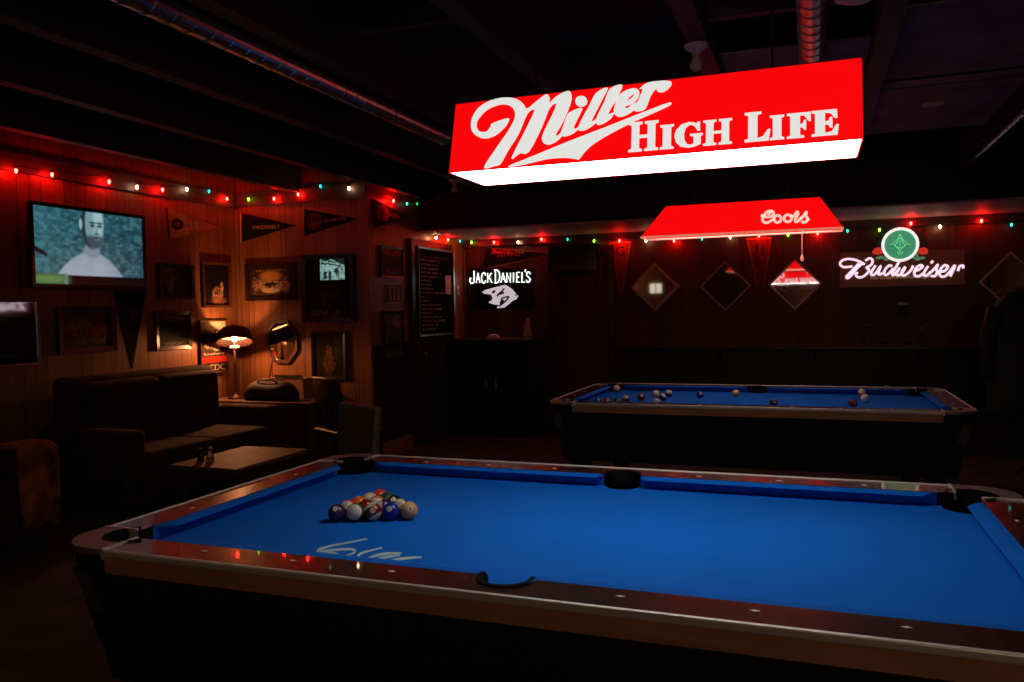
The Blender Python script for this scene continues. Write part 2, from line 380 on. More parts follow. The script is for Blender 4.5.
# corner mouldings, wall-top boards, baseboards
trim(XL, XL + .022, YB, YA - .03, 2.50, 2.64, M['joist'])
trim(XL + .022, XC, YA - .022, YA, 2.52, 2.66, M['joist'])
trim(XL + .001, XL + .03, YA - .03, YA - .001, .1, 2.5, M['trim'])
trim(XC - .03, XC + .02, YA - .022, YA + .03, .1, 2.52, M['trim'])
trim(XC + .001, XC + .025, YF - .03, YF - .001, .1, 2.17, M['trim'])
slab('baseboard_left', XL, XL + .02, YB, YA - .03, 0, .12, M['trim'])
slab('baseboard_alcove', XL + .03, XC - .03, YA - .02, YA, 0, .12, M['trim'])
slab('baseboard_corner', XC, XC + .02, YA + .03, 5.19, 0, .16, M['trim'])
slab('baseboard_far', XC + .03, XR, YF - .02, YF, 0, .12, M['darktrim'])
# narrow wainscot rail and dark lower panelling of the menu wall
slab('trim_wainscot', XC, XC + .012, YA + .03, 5.19, .16, 1.08, M['darktrim'])
slab('trim_rail', XC, XC + .035, YA + .03, 5.19, 1.08, 1.12, M['darktrim'])
# door in the menu wall
d1 = boxo('door_1', XC + .001, XC + .03, 5.28, 6.15, .01, 2.12, M['door']); d1['kind'] = 'structure'
bm = bmesh.new()
for a in ((0, 5.20, 5.28, 0, 2.20), (0, 6.15, 6.22, 0, 2.20), (0, 5.28, 6.15, 2.12, 2.20)): box(bm, XC + .001, XC + .045, a[1], a[2], a[3], a[4])
obj('door_frame', bm, M['darktrim'], d1)
bm = bmesh.new(); lathe(bm, [(0, 0), (.02, .0), (.012, .02), (.012, .04), (.026, .055), (.026, .07), (0, .08)], 14)
obj('door_knob', bm, M['brass'], d1, (XC + .03, 5.38, .98), (0, PI / 2, 0), True)
# door in the far wall, dark, with a pale-edged frame
d2 = boxo('door_2', -2.07, -1.50, YF - .03, YF - .001, .01, 2.05, M['panel_dark']); d2['kind'] = 'structure'
bm = bmesh.new(); box(bm, -2.20, -2.07, YF - .05, YF - .001, 0, 2.15); box(bm, -1.50, -1.42, YF - .05, YF - .001, 0, 2.15); box(bm, -2.07, -1.50, YF - .05, YF - .001, 2.06, 2.15)
obj('door_frame', bm, M['darktrim'], d2, bevel=.008)

# rear of the room, seen in the mirrors: a bright window and a warm lamp
wx, wz = -2.98, 1.93
w1 = boxo('window_1', wx - .15, wx + .15, YB + .001, YB + .012, wz - .12, wz + .12, mat('daylit_window', (.5, .5, .5), .4, emit=(1, .85, .65), es=.7)); w1['kind'] = 'structure'
bm = bmesh.new()
for a in ((-.19, -.15, -.16, .16), (.15, .19, -.16, .16), (-.15, .15, .12, .16), (-.15, .15, -.16, -.12), (-.008, .008, -.12, .12)):
    box(bm, wx + a[0], wx + a[1], YB + .001, YB + .04, wz + a[2], wz + a[3])
obj('window_frame', bm, M['darktrim'], w1)

# ------------------------------------------------------------------ pool tables
HL, HW = 1.1175, .5588          # half playing length and width
RW = .176                       # rail width
def arc(cx, cy, r, a0, a1, n=10): return [(cx + r * math.cos(a0 + (a1 - a0) * k / n), cy + r * math.sin(a0 + (a1 - a0) * k / n)) for k in range(n + 1)]
D = math.radians
def bed_outline():
    e = .051; pts = []
    # corner pockets centres at (HL+.025, HW+.025); side pockets at (0, HW+.06)
    for (sx, sy, a0) in ((1, -1, 0), (1, 1, 1), (-1, 1, 2), (-1, -1, 3)): pass
    cr, cc, sr, sc_ = .080, .030, .066, .058
    X, Y = HL + e, HW + e
    def corner(sx, sy, order):
        c = (sx * (HL + cc), sy * (HW + cc)); 
        k = math.sqrt(max(cr ** 2 - (e - cc) ** 2, 0))
        pA = (c[0] - sx * k, sy * Y); pB = (sx * X, c[1] - sy * k)
        aA = math.atan2(pA[1] - c[1], pA[0] - c[0]); aB = math.atan2(pB[1] - c[1], pB[0] - c[0])
        if order: aA, aB = aB, aA
        d = (aB - aA + PI) % (2 * PI) - PI
        return arc(c[0], c[1], cr, aA, aA + d, 10)
    def side(sy, rev):
        c = (0, sy * (HW + sc_)); k = math.sqrt(sr ** 2 - (sc_ - e) ** 2)
        a = math.atan2(sy * Y - c[1], k); b = math.atan2(sy * Y - c[1], -k)
        if sy > 0: b = b - 0 ; seq = arc(c[0], c[1], sr, a, b if b < a else b - 2 * PI, 10)
        else: seq = arc(c[0], c[1], sr, b, a if a < b else a - 2 * PI, 10)
        return seq
    pts += corner(-1, -1, True) ; pts += side(-1, False); pts += corner(1, -1, False); pts += corner(1, 1, True); pts += side(1, False); pts += corner(-1, 1, False)
    return pts
def cushion_bm(p0, p1, nrm, c0, c1):
    """cushion from p0 to p1 along a rail; nrm points at the bed; c0, c1 how far the nose is cut back at either end"""
    bm = bmesh.new(); p0, p1, nrm = Vector(p0), Vector(p1), Vector(nrm); t = (p1 - p0).normalized()
    prof = [(-.052, .802), (-.030, .804), (-.008, .8005), (0, .7975), (-.001, .7945), (-.046, .792), (-.050, .762), (-.052, .761)]
    rings = []
    for p, c, s in ((p0, c0, 1), (p1, c1, -1)):
        rings.append([bm.verts.new((*(p + nrm * o + t * s * c * ((o + .052) / .052))[:2], z)) for o, z in prof])
    n = len(prof)
    for k in range(n): bm.faces.new((rings[0][k], rings[0][(k + 1) % n], rings[1][(k + 1) % n], rings[1][k]))
    bm.faces.new(rings[0][::-1]); bm.faces.new(rings[1]); return bm
def rail_bm(x0, x1, y0, y1, hole=None):
    """flat rail top with a rounded cut-out for a side pocket"""
    return None
def pool_table(name, label, loc, rotz=0):
    T = tag(empty(name, loc, (0, 0, rotz)), label, 'pool table', 'pool tables')
    link('bed_cloth', shape_mesh('bed_cloth', [bed_outline()], .735, .760), M['cloth'], T)
    OX, OY = HL + RW, HW + RW
    # cushions
    cg = .062   # corner gap from the nose crossing
    sg = .070
    for sy in (1, -1):
        for sx in (1, -1):
            obj('cushion', cushion_bm((sx * sg, sy * HW), (sx * (HL - cg), sy * HW), (0, -sy), .018, .05), M['cloth'], T)
    for sx in (1, -1): obj('cushion', cushion_bm((sx * HL, -HW + cg), (sx * HL, HW - cg), (-sx, 0), .05, .05), M['cloth'], T)
    # rails (long rails with side pocket bite, short rails)
    cs = .165   # where the corner castings begin
    for sy in (1, -1):
        a, b = HW + .052, OY - .006
        yb = [(-(HL - .012), sy * b), (-(HL - .012), sy * a), (-sg - .004, sy * a)] + [(x, sy * y) for x, y in [( -.066, HW + .07), (-.052, HW + .098), (-.028, HW + .114), (0, HW + .119), (.028, HW + .114), (.052, HW + .098), (.066, HW + .07)]] + [(sg + .004, sy * a), (HL - .012, sy * a), (HL - .012, sy * b)]
        link('rail', shape_mesh('rail', [yb], .745, .803), M['rail'], T)
    for sx in (1, -1):
        a, b = HL + .052, OX - .006; e_ = HW - .012
        link('rail', shape_mesh('rail', [[(sx * a, -e_), (sx * b, -e_), (sx * b, e_), (sx * a, e_)]], .745, .803), M['rail'], T)
    # metal trim strips and wooden fascia
    for sy in (1, -1):
        bm = bmesh.new(); ys = sorted((sy * (OY - .009), sy * (OY + .004))); box(bm, -(HL - .012), HL - .012, ys[0], ys[1], .786, .8065)
        obj('rail_trim', bm, M['alu'], T, bevel=.0045)
        bm = bmesh.new(); y0, y1 = sy * (OY - .03), sy * OY; x_ = HL - .012
        hexa(bm, [(-x_, y0, .741), (x_, y0, .741), (x_, sy * (OY - .003), .741), (-x_, sy * (OY - .003), .741)], [(-x_, y0, .786), (x_, y0, .786), (x_, sy * (OY + .001), .786), (-x_, sy * (OY + .001), .786)])
        obj('fascia', bm, M['fascia'], T)
    for sx in (1, -1):
        bm = bmesh.new(); xs = sorted((sx * (OX - .009), sx * (OX + .004))); box(bm, xs[0], xs[1], -(HW - .012), HW - .012, .786, .8065)
        obj('rail_trim', bm, M['alu'], T, bevel=.0045)
        bm = bmesh.new(); y_ = HW - .012
        hexa(bm, [(sx * (OX - .03), -y_, .741), (sx * (OX - .003), -y_, .741), (sx * (OX - .003), y_, .741), (sx * (OX - .03), y_, .741)], [(sx * (OX - .03), -y_, .786), (sx * (OX + .001), -y_, .786), (sx * (OX + .001), y_, .786), (sx * (OX - .03), y_, .786)])
        obj('fascia', bm, M['fascia'], T)
    # corner castings: a rounded metal plate with the pocket mouth cut out, and a dark skirt
    for sx in (1, -1):
        for sy in (1, -1):
            cx, cy = HL + .030, HW + .030; r = .078
            i0, i1 = HL - .006, HW - .006
            outer = [(i0, OY + .002)] + [(i0 + .02, OY + .002)] + arc(OX - .125, OY - .125, .128, PI / 2, 0, 10) + [(OX + .002, i1 + .02), (OX + .002, i1)]
            inner = [(HL + .056, i1)] + arc(cx, cy, r, -D(55), D(145), 12) + [(i0, HW + .056)]
            pl = [(x * sx, y * sy) for x, y in outer + inner]
            pc = link('corner_casting', shape_mesh('corner_casting', [pl], .790, .8065), M['casting'], T)
            sk = [(x * sx, y * sy) for x, y in [(i0, OY - .006), (i0 + .02, OY - .006)] + arc(OX - .125, OY - .125, .119, PI / 2, 0, 10) + [(OX - .006, i1 + .02), (OX - .006, i1), (OX - .03, i1), (OX - .03, OY - .13), (OX - .13, OY - .03), (i0, OY - .03)]]
            link('corner_skirt', shape_mesh('corner_skirt', [sk], .742, .790), M['black_gloss'], pc)
            # bright seam plates along the mouth on the long-rail side
            bm = bmesh.new(); box(bm, *sorted((sx * (i0 - .008), sx * (i0 + .001))), *sorted((sy * (HW + .058), sy * (OY + .003))), .78, .8085)
            obj('seam_strip', bm, M['alu'], pc)
            bm = bmesh.new(); box(bm, *sorted((sx * (HL + .058), sx * (OX + .003))), *sorted((sy * (i1 - .008), sy * (i1 + .001))), .78, .8085)
            obj('seam_strip', bm, M['alu'], pc)
    # pockets
    def pocket(cx, cy, r, ang, openw):
        bm = bmesh.new(); n = 20; rings = []
        a0, a1 = ang + openw / 2, ang + 2 * PI - openw / 2
        for rr, z in ((r + .006, .8065), (r - .004, .8085), (r - .012, .800), (r - .014, .745)):
            rings.append([bm.verts.new((cx + rr * math.cos(a0 + (a1 - a0) * k / n), cy + rr * math.sin(a0 + (a1 - a0) * k / n), z)) for k in range(n + 1)])
        for A, B in zip(rings, rings[1:]):
            for k in range(n): bm.faces.new((A[k], A[k + 1], B[k + 1], B[k]))
        lo = []
        for rr, z in ((r + .002, .757), (r - .002, .66), (r * .6, .625), (.0, .62)):
            lo.append([bm.verts.new((cx + rr * math.cos(2 * PI * k / 24), cy + rr * math.sin(2 * PI * k / 24), z)) for k in range(24)] if rr else [bm.verts.new((cx, cy, z))])
        for A, B in zip(lo, lo[1:]):
            for k in range(24):
                q = [A[k], A[(k + 1) % 24]] + ([B[(k + 1) % 24], B[k]] if len(B) > 1 else [B[0]]); bm.faces.new(q)
        o = obj('pocket', bm, M['pocket'], T, smooth=True); return o
    for sx in (1, -1):
        for sy in (1, -1): pocket(sx * (HL + .030), sy * (HW + .030), .078, math.atan2(-sy, -sx), D(150))
    for sy in (1, -1): pocket(0, sy * (HW + .060), .064, -sy * PI / 2, D(150))
    # sights
    def sight(x, y, lng):
        bm = bmesh.new(); a, b = (.011, .0055) if lng else (.0055, .011)
        ngon(bm, [(-a, 0), (0, -b), (a, 0), (0, b)], 0, .0015); obj('sight', bm, M['sight'], T, (x, y, .8025))
    for n in (1, 2, 3, 5, 6, 7):
        for sy in (1, -1): sight((n / 8 - .5) * 2 * HL, sy * (HW + .098), True)
    for n in (1, 2, 3):
        for sx in (1, -1): sight(sx * (HL + .098), (n / 4 - .5) * 2 * HW, False)
    # cabinet and legs
    bm = bmesh.new(); a, b, c, d = OX - .035, OY - .035, OX - .10, OY - .10
    # hollow apron (four sloping boards), so the pockets hang inside
    for (p, q) in (((-1, -1), (1, -1)), ((1, -1), (1, 1)), ((1, 1), (-1, 1)), ((-1, 1), (-1, -1))):
        lo = [(p[0] * c, p[1] * d, .40), (q[0] * c, q[1] * d, .40), (q[0] * (c - .025), q[1] * (d - .025), .40), (p[0] * (c - .025), p[1] * (d - .025), .40)]
        hi = [(p[0] * a, p[1] * b, .736), (q[0] * a, q[1] * b, .736), (q[0] * (a - .025), q[1] * (b - .025), .736), (p[0] * (a - .025), p[1] * (b - .025), .736)]
        hexa(bm, lo, hi)
    box(bm, -c + .02, c - .02, -d + .02, d - .02, .40, .42)
    obj('cabinet', bm, M['black'], T)
    for sx in (1, -1):
        for sy in (1, -1):
            bm = bmesh.new(); tx, ty, bx, by = OX - .038, OY - .038, OX - .22, OY - .19
            lo = [(sx * bx, sy * by, .0), (sx * (bx - .10), sy * by, 0), (sx * (bx - .10), sy * (by - .10), 0), (sx * bx, sy * (by - .10), 0)]
            hi = [(sx * tx, sy * ty, .735), (sx * (tx - .16), sy * ty, .735), (sx * (tx - .16), sy * (ty - .16), .735), (sx * tx, sy * (ty - .16), .735)]
            hexa(bm, lo, hi); lg = obj('leg', bm, M['black_gloss'], T, bevel=.006)
            bm = bmesh.new()
            hexa(bm, [(sx * (bx + .004), sy * (by + .004), .01), (sx * (bx - .03), sy * (by + .004), .01), (sx * (bx - .03), sy * (by - .004), .01), (sx * (bx + .004), sy * (by - .03), .01)],
                 [(sx * (tx + .004), sy * (ty + .004), .73), (sx * (tx - .045), sy * (ty + .004), .73), (sx * (tx - .045), sy * (ty - .004), .73), (sx * (tx + .004), sy * (ty - .045), .73)])
            obj('leg_trim', bm, M['legmetal'], lg)
    return T
NT = (0, -.008, 0); FT = (.272, 3.558, 0)
near = pool_table('pool_table', 'blue cloth pool table in the foreground with a triangle of racked balls', NT)
far_t = pool_table('pool_table', 'blue cloth pool table behind the foreground table, balls scattered over it', FT)
# worn white script printed on the near table's cloth
def px(o, s): return lambda q: (o[0] + q[0] / s, o[1] + q[1] / s)
f4 = px((300, 530), 7.877)
bm = bmesh.new()
for st, wpx in (([(530, 68), (380, 98), (240, 125), (145, 155), (170, 168), (300, 155), (400, 150), (435, 165), (400, 190), (330, 205)], 2.6),
           ([(100, 205), (200, 180), (290, 190), (340, 230), (430, 240), (470, 190), (560, 160), (650, 138)], 2.8), ([(200, 215), (280, 205), (330, 225), (400, 240)], 2.4),
           ([(480, 245), (600, 200), (700, 185), (800, 182)], 2.8), ([(520, 260), (650, 220), (790, 196)], 2.6), ([(600, 275), (750, 235), (850, 220), (960, 213)], 2.8),
           ([(640, 278), (750, 276), (890, 262), (918, 278), (880, 294), (820, 298)], 2.2)):
    Q = [Vector((*f4(q), 0)) for q in catmull(st, 5)]; n = len(Q); rows2 = []
    for i, q in enumerate(Q):
        t = (Q[min(i + 1, n - 1)] - Q[max(i - 1, 0)]).normalized(); w2 = wpx * (.4 + .6 * math.sin(PI * (i + .6) / (n + .2))) * .5
        row = []
        for sg_ in (1, -1):
            g = at(q.x - t.y * w2 * sg_, q.y + t.x * w2 * sg_, z=.7606); row += [bm.verts.new((g.x - NT[0], g.y - NT[1], .7606)), bm.verts.new((g.x - NT[0], g.y - NT[1], .7600))]
        rows2.append(row)
    for A0, B0 in zip(rows2, rows2[1:]):
        bm.faces.new((A0[0], A0[2], B0[2], B0[0])); bm.faces.new((A0[0], B0[0], B0[1], A0[1])); bm.faces.new((A0[2], A0[3], B0[3], B0[2]))
obj('cloth_lettering', bm, M['letter_paint'], near)['label'] = 'worn white script printed on the blue cloth'

# ------------------------------------------------------------------ balls
BR = .02858
COLS = {1: ((.66, .36, .14), 'yellow'), 2: ((.015, .03, .30), 'blue'), 3: ((.72, .06, .02), 'red'), 4: ((.05, .015, .09), 'purple'), 5: ((.85, .17, .03), 'orange'), 6: ((.01, .09, .035), 'green'), 7: ((.20, .02, .015), 'maroon'), 8: ((.008, .008, .009), 'black')}
BM = {}
for n in range(1, 16):
    c, nm = COLS[n if n < 9 else n - 8]; BM[n] = ball_mat('ball_%s_%s' % (nm, 'stripe' if n > 8 else 'solid'), c, n > 8)
BM[0] = mat('cue_ball_ivory', (.78, .70, .58), .12)
def ball_mesh(n):
    bm = bmesh.new(); bmesh.ops.create_uvsphere(bm, u_segments=32, v_segments=20, radius=BR)
    me = bpy.data.meshes.new('pool_ball')
    for f in bm.faces: f.smooth = True
    bm.to_mesh(me); bm.free(); me.materials.append(BM[n]); return me
BMESH = {n: ball_mesh(n) for n in range(16)}
NUM = {}
def ball(n, x, y, z, rot, label, group, numbers=True):
    o = bpy.data.objects.new('pool_ball', BMESH[n]); COL.objects.link(o); o.location = (x, y, z + BR); o.rotation_euler = rot
    tag(o, label, 'pool ball', group)
    if numbers and n:
        if n not in NUM:
            h = .0085; wd = .0055 if n < 10 else .0095
            me = text_mesh('number', str(n), wd, h, .0004); me.transform(Matrix.Translation((-wd / 2, -h / 2, 0))); me.materials.clear(); me.materials.append(M['black']); NUM[n] = me
        for s in (1, -1):
            q = bpy.data.objects.new('number', NUM[n]); COL.objects.link(q); q.parent = o
            q.matrix_local = Matrix.Rotation(0 if s > 0 else PI, 4, 'Z') @ Matrix.Translation((BR - .0006, 0, 0)) @ Matrix.Rotation(PI / 2, 4, 'Y') @ Matrix.Rotation(PI / 2, 4, 'Z')
    return o
# rack: five balls on the left column, apex to the right
A = at(334, 512.8, z=.7885); Cc = at(412, 510.5, z=.7885)
ax = Vector((A.x, A.y)); dirn = (Vector((Cc.x, Cc.y)) - ax).normalized(); 
perp = Matrix.Rotation(D(60), 2) @ dirn
sp_ = 2 * BR + .0003
rows = [[4, 14, 15, 2, 1], [11, 7, 12, 10], [5, 13, 8], [9, 6], [3]]
names = {1: 'tan yellow solid ball at the right hand tip of the racked triangle', 2: 'dark blue numbered ball beside the tan ball at the tip of the rack', 3: 'red orange ball at the far corner of the rack',
         4: 'dark purple ball at the left corner of the rack', 5: 'plain orange ball in the middle of the rack left side', 6: 'dark green ball in the back row of the rack behind the striped ones', 7: 'maroon solid ball inside the rack behind the green striped ball',
         8: 'black eight ball inside the rack', 9: 'pale yellow striped ball next to the red ball at the back of the rack', 10: 'blue striped ball showing its white cap behind the tan ball', 11: 'red striped ball second along the left side of the rack',
         12: 'purple striped ball inside the rack behind the maroon striped ball', 13: 'orange striped ball in the middle of the rack', 14: 'green striped ball with its white cap to the front of the rack', 15: 'maroon striped ball in the middle of the rack front row'}
rots = {4: (0, -.7, -1.2), 14: (1.35, .1, .35), 15: (.5, -.35, -1.1), 2: (.2, -.5, -1.3), 1: (0, .4, 2.2), 11: (1.35, .45, .2), 5: (0, .3, 1.3), 13: (1.5, .1, .3), 3: (.1, .4, 2.4), 9: (.9, .2, .4), 10: (1.1, .3, -.2), 12: (1.2, -.5, -.6), 8: (0, -.8, -1.2), 6: (.3, .2, 2), 7: (.2, .1, 2.2)}
# place so that the whole rack keeps real ball spacing
mid = (Vector((A.x, A.y)) + Vector((Cc.x, Cc.y))) / 2
for j, row in enumerate(rows):
    for i, n in enumerate(row):
        p = mid + dirn * sp_ * (i - 2) + perp * sp_ * j
        ball(n, p.x, p.y, .7603, rots[n], names[n], 'balls racked on the near table')
far_balls = [(616.5, 388.5, 13, 'orange striped ball by the far left corner pocket of the back table', (1, .3, .5)),
 (599, 402, 8, 'black ball nearest the left end cushion of the back table', (0, -.8, -1.3)), (606, 402, 3, 'pinkish red ball touching the black ball on the back table left', (0, .4, 2)),
 (616.5, 402, 6, 'dark green ball between the pinkish and the white topped ball on the back table', (0, .2, 2)), (625.5, 399, 15, 'maroon striped ball with white top on the back table', (.3, 0, .5)),
 (641, 397, 7, 'lone dark red ball near the left third of the back table', (0, .5, 2.)), (656, 402.5, 14, 'white capped green striped ball close to the front rail of the back table', (.8, .2, .3)),
 (656, 394, 9, 'pale striped ball at the back of the small cluster on the back table', (.6, .3, 0)), (662.5, 397.5, 12, 'dark purple striped ball in the middle of the small cluster on the back table', (.2, .6, .3)),
 (668.5, 393.5, 10, 'blue striped ball at the right of the small cluster on the back table', (.5, .3, .2)), (700, 394.5, 2, 'plain blue ball alone left of the cream ball on the back table', (0, .3, 2)),
 (736, 393.5, 1, 'cream yellow ball alone below the side pocket of the back table', (0, .5, 2)), (773.5, 403, 4, 'dark ball close to the front rail at the middle of the back table', (0, .3, 2)),
 (853, 403.5, 5, 'dark red ball close to the front rail right of the middle of the back table', (0, .3, 2)), (862, 392.5, 11, 'pale striped ball against the far cushion at the right of the back table', (.9, .2, 0)),
 (865, 398, 0, 'white cue ball at the right end of the back table', (0, 0, 0))]
BM5 = BMESH[5]
P = [at(u, v, z=.7885) for u, v, *_ in far_balls]
P = [[p.x, min(max(p.y, FT[1] - HW + BR), FT[1] + HW - BR)] for p in P]
for _ in range(200):
    for i in range(len(P)):
        for j in range(i):
            dx, dy = P[i][0] - P[j][0], P[i][1] - P[j][1]; d = math.hypot(dx, dy)
            if d < 2 * BR + .001:
                k = (2 * BR + .0012 - d) / 2 / max(d, 1e-4); P[i][0] += dx * k; P[i][1] += dy * k; P[j][0] -= dx * k; P[j][1] -= dy * k
for (u, v, n, lab, rt), (x, y) in zip(far_balls, P):
    if n == 5: o = ball(7, x, y, .7603, rt, lab, 'balls scattered on the back table', False)
    else: o = ball(n, x, y, .7603, rt, lab, 'balls scattered on the back table', False)
p = at(887, 386.5, z=.815)
t = tag(empty('chalk_cube', (p.x, FT[1] + HW + .10, .8032), (0, 0, .4)), 'small tan chalk cube on the far rail of the back table', 'chalk')
boxo('paper_wrap', -.011, .011, -.011, .011, 0, .019, M['plastic'], t, .001)
bm = bmesh.new(); lathe(bm, [(.0, .0195), (.006, .0195), (.0105, .0225), (.0105, .019), (0, .019)], 12); obj('chalk_block', bm, M['cloth'], t)

# ------------------------------------------------------------------ the big red lamp over the near table
# front face plane leans slightly; lettering is built on it
LX0, LX1 = None, None
yb_, yt_ = -.140, -.105
BL, BRp = at(449, 172.6, y=yb_), at(863, 139, y=yb_)
TL, TR = at(456, 104.3, y=yt_), at(861.5, 57.8, y=yt_)
zb, zt = (BL.z + BRp.z) / 2, (TL.z + TR.z) / 2
x0b, x1b, x0t, x1t = BL.x, BRp.x, TL.x, TR.x
lamp = tag(empty('billiard_lamp', ((x0b + x1b) / 2, 0, zb)), 'long red box lamp with white script and block lettering over the near table', 'hanging lamp', 'lamps over the pool tables')
def loc_(x, y, z): return (x - lamp.location.x, y, z - zb)
bm = bmesh.new()
b4 = [(x0b, yb_), (x1b, yb_), (x1b, -yb_), (x0b, -yb_)]; t4 = [(x0t, yt_), (x1t, yt_), (x1t, -yt_), (x0t, -yt_)]
lo = [bm.verts.new(loc_(x, y, zb)) for x, y in b4]; hi = [bm.verts.new(loc_(x, y, zt)) for x, y in t4]
for k in range(4): bm.faces.new((lo[k], lo[(k + 1) % 4], hi[(k + 1) % 4], hi[k]))
li = [bm.verts.new(loc_(x * .997 + .003 * lamp.location.x, y * .97, zb)) for x, y in b4]; hh = [bm.verts.new(loc_(x * .997 + .003 * lamp.location.x, y * .97, zt)) for x, y in t4]
for k in range(4):
    bm.faces.new((li[k], hh[k], hh[(k + 1) % 4], li[(k + 1) % 4])); bm.faces.new((lo[k], li[k], li[(k + 1) % 4], lo[(k + 1) % 4])); bm.faces.new((hi[k], hi[(k + 1) % 4], hh[(k + 1) % 4], hh[k]))
obj('shade', bm, M['red_em'], lamp)
bm = bmesh.new(); box(bm, *[v for v in (loc_(x0t + .004, 0, 0)[0], loc_(x1t - .004, 0, 0)[0])], yt_ + .004, -yt_ - .004, zt - zb - .004, zt - zb + .004); obj('top_plate', bm, M['black'], lamp)
bm = bmesh.new(); box(bm, loc_(x0b + .004, 0, 0)[0], loc_(x1b - .004, 0, 0)[0], yb_ + .005, -yb_ - .005, .001, .005); obj('diffuser', bm, M['diffuser'], lamp)
# edge bands at both ends
for xb, xt, s in ((x0b, x0t, -1), (x1b, x1t, 1)):
    bm = bmesh.new()
    lo_ = [loc_(xb + s * .001, yb_ - .001, zb), loc_(xb + s * .006, yb_ - .001, zb), loc_(xb + s * .006, -yb_ + .001, zb), loc_(xb + s * .001, -yb_ + .001, zb)]
    hi_ = [loc_(xt + s * .001, yt_ - .001, zt), loc_(xt + s * .006, yt_ - .001, zt), loc_(xt + s * .006, -yt_ + .001, zt), loc_(xt + s * .001, -yt_ + .001, zt)]
    hexa(bm, lo_, hi_); obj('end_band', bm, M['black_gloss'], lamp)
ph = math.atan2(yt_ - yb_, zt - zb); H_ = (zt - zb) / math.cos(ph)
Fr = Matrix(((1, 0, 0, 0), (0, math.sin(ph), -math.cos(ph), yb_), (0, math.cos(ph), math.sin(ph), 0), (0, 0, 0, 1)))   # plane frame: X right, Y up the face, Z out
nrm = Vector((0, -math.cos(ph), math.sin(ph)))
def on_face(u, v):
    d = FW + RT * ((u - 512) / FPX) + UP * ((341 - v) / FPX); o = Vector(CAM); p0 = Vector((0, yb_, zb)); nn = Vector((0, -math.cos(ph), math.sin(ph)))
    P = o + d * ((p0 - o).dot(nn) / d.dot(nn)); return (P.x - lamp.location.x, (P - p0).dot(Vector((0, math.sin(ph), math.cos(ph)))))
def face_shape(name, contours, m, back=0.0):
    me = shape_mesh(name, contours, .0, .0025)
    a = link(name, me, m, lamp); a.matrix_local = Fr @ Matrix.Translation((0, 0, .0005))
    b = link(name, me, m, lamp); b.matrix_local = Matrix.Rotation(PI, 4, 'Z') @ Fr @ Matrix.Translation((back, 0, .0005))
r1 = px((460, 80), 6.82); r2 = px((570, 70), 6.82)
def cont(f, pts, smooth=3): return catmull([on_face(*f(p)) for p in pts], smooth, True) if smooth > 1 else [on_face(*f(p)) for p in pts]
Mc = [(165, 600), (240, 480), (330, 350), (375, 262), (370, 205), (330, 172), (270, 170), (190, 202), (130, 262), (113, 310), (132, 350), (180, 355), (210, 322), (222, 298), (330, 262), (325, 295), (300, 330), (240, 380), (170, 400), (108, 378), (78, 330), (85, 260), (130, 190), (215, 140), (310, 121), (380, 130), (430, 160), (458, 198), (510, 158), (588, 100), (612, 125), (610, 158), (662, 112), (740, 76), (762, 110), (750, 175), (700, 292), (655, 370), (668, 380), (700, 352), (695, 385), (650, 425), (600, 442), (568, 426), (562, 388), (588, 325), (640, 220), (658, 168), (640, 165), (606, 205), (560, 320), (470, 492), (410, 500), (352, 537), (440, 360), (506, 222), (498, 202), (458, 235), (400, 370), (330, 480), (278, 572), (235, 588)]
ic = [(-15, 305), (30, 275), (84, 262), (60, 320), (27, 388), (42, 402), (78, 375), (60, 402), (25, 432), (-15, 450), (-48, 452), (-60, 430), (-40, 370)]
dotc = [(78 + 40 * math.cos(a) + 8 * math.sin(a), 215 + 36 * math.sin(a) - 8 * math.cos(a)) for a in [k * PI / 5 for k in range(10)]]
l1 = [(180, 158), (257, 122), (232, 180), (152, 338), (160, 350), (190, 328), (165, 372), (110, 408), (68, 415), (58, 398), (78, 345), (130, 250)]
l2 = [(275, 130), (357, 103), (322, 190), (266, 288), (272, 303), (300, 292), (282, 328), (240, 360), (198, 376), (176, 360), (190, 310), (235, 220)]
eo = [(325, 190), (360, 155), (405, 133), (450, 128), (473, 150), (465, 190), (425, 232), (378, 248), (392, 262), (442, 226), (458, 232), (430, 280), (375, 313), (330, 320), (300, 292), (308, 240)]
eh = [(438, 162), (402, 190), (390, 212), (428, 188)]
rc = [(475, 130), (520, 95), (560, 82), (600, 78), (650, 75), (692, 85), (682, 118), (640, 150), (602, 150), (585, 132), (550, 180), (515, 265), (460, 283), (435, 270), (468, 205), (497, 132)]
sw = [(-410, 653), (-250, 588), (0, 485), (260, 385), (500, 290), (672, 226), (686, 238), (620, 272), (440, 352), (250, 450), (130, 530), (62, 610), (50, 610), (-30, 600), (-150, 608), (-300, 643), (-390, 660)]
for f, c, h in ((r1, Mc, None), (r2, ic, None), (r2, dotc, None), (r2, l1, None), (r2, l2, None), (r2, eo, eh), (r2, rc, None), (r2, sw, None)):
    face_shape('script_lettering', [cont(f, c)] + ([cont(f, h)] if h else []), M['white_em'], .52)
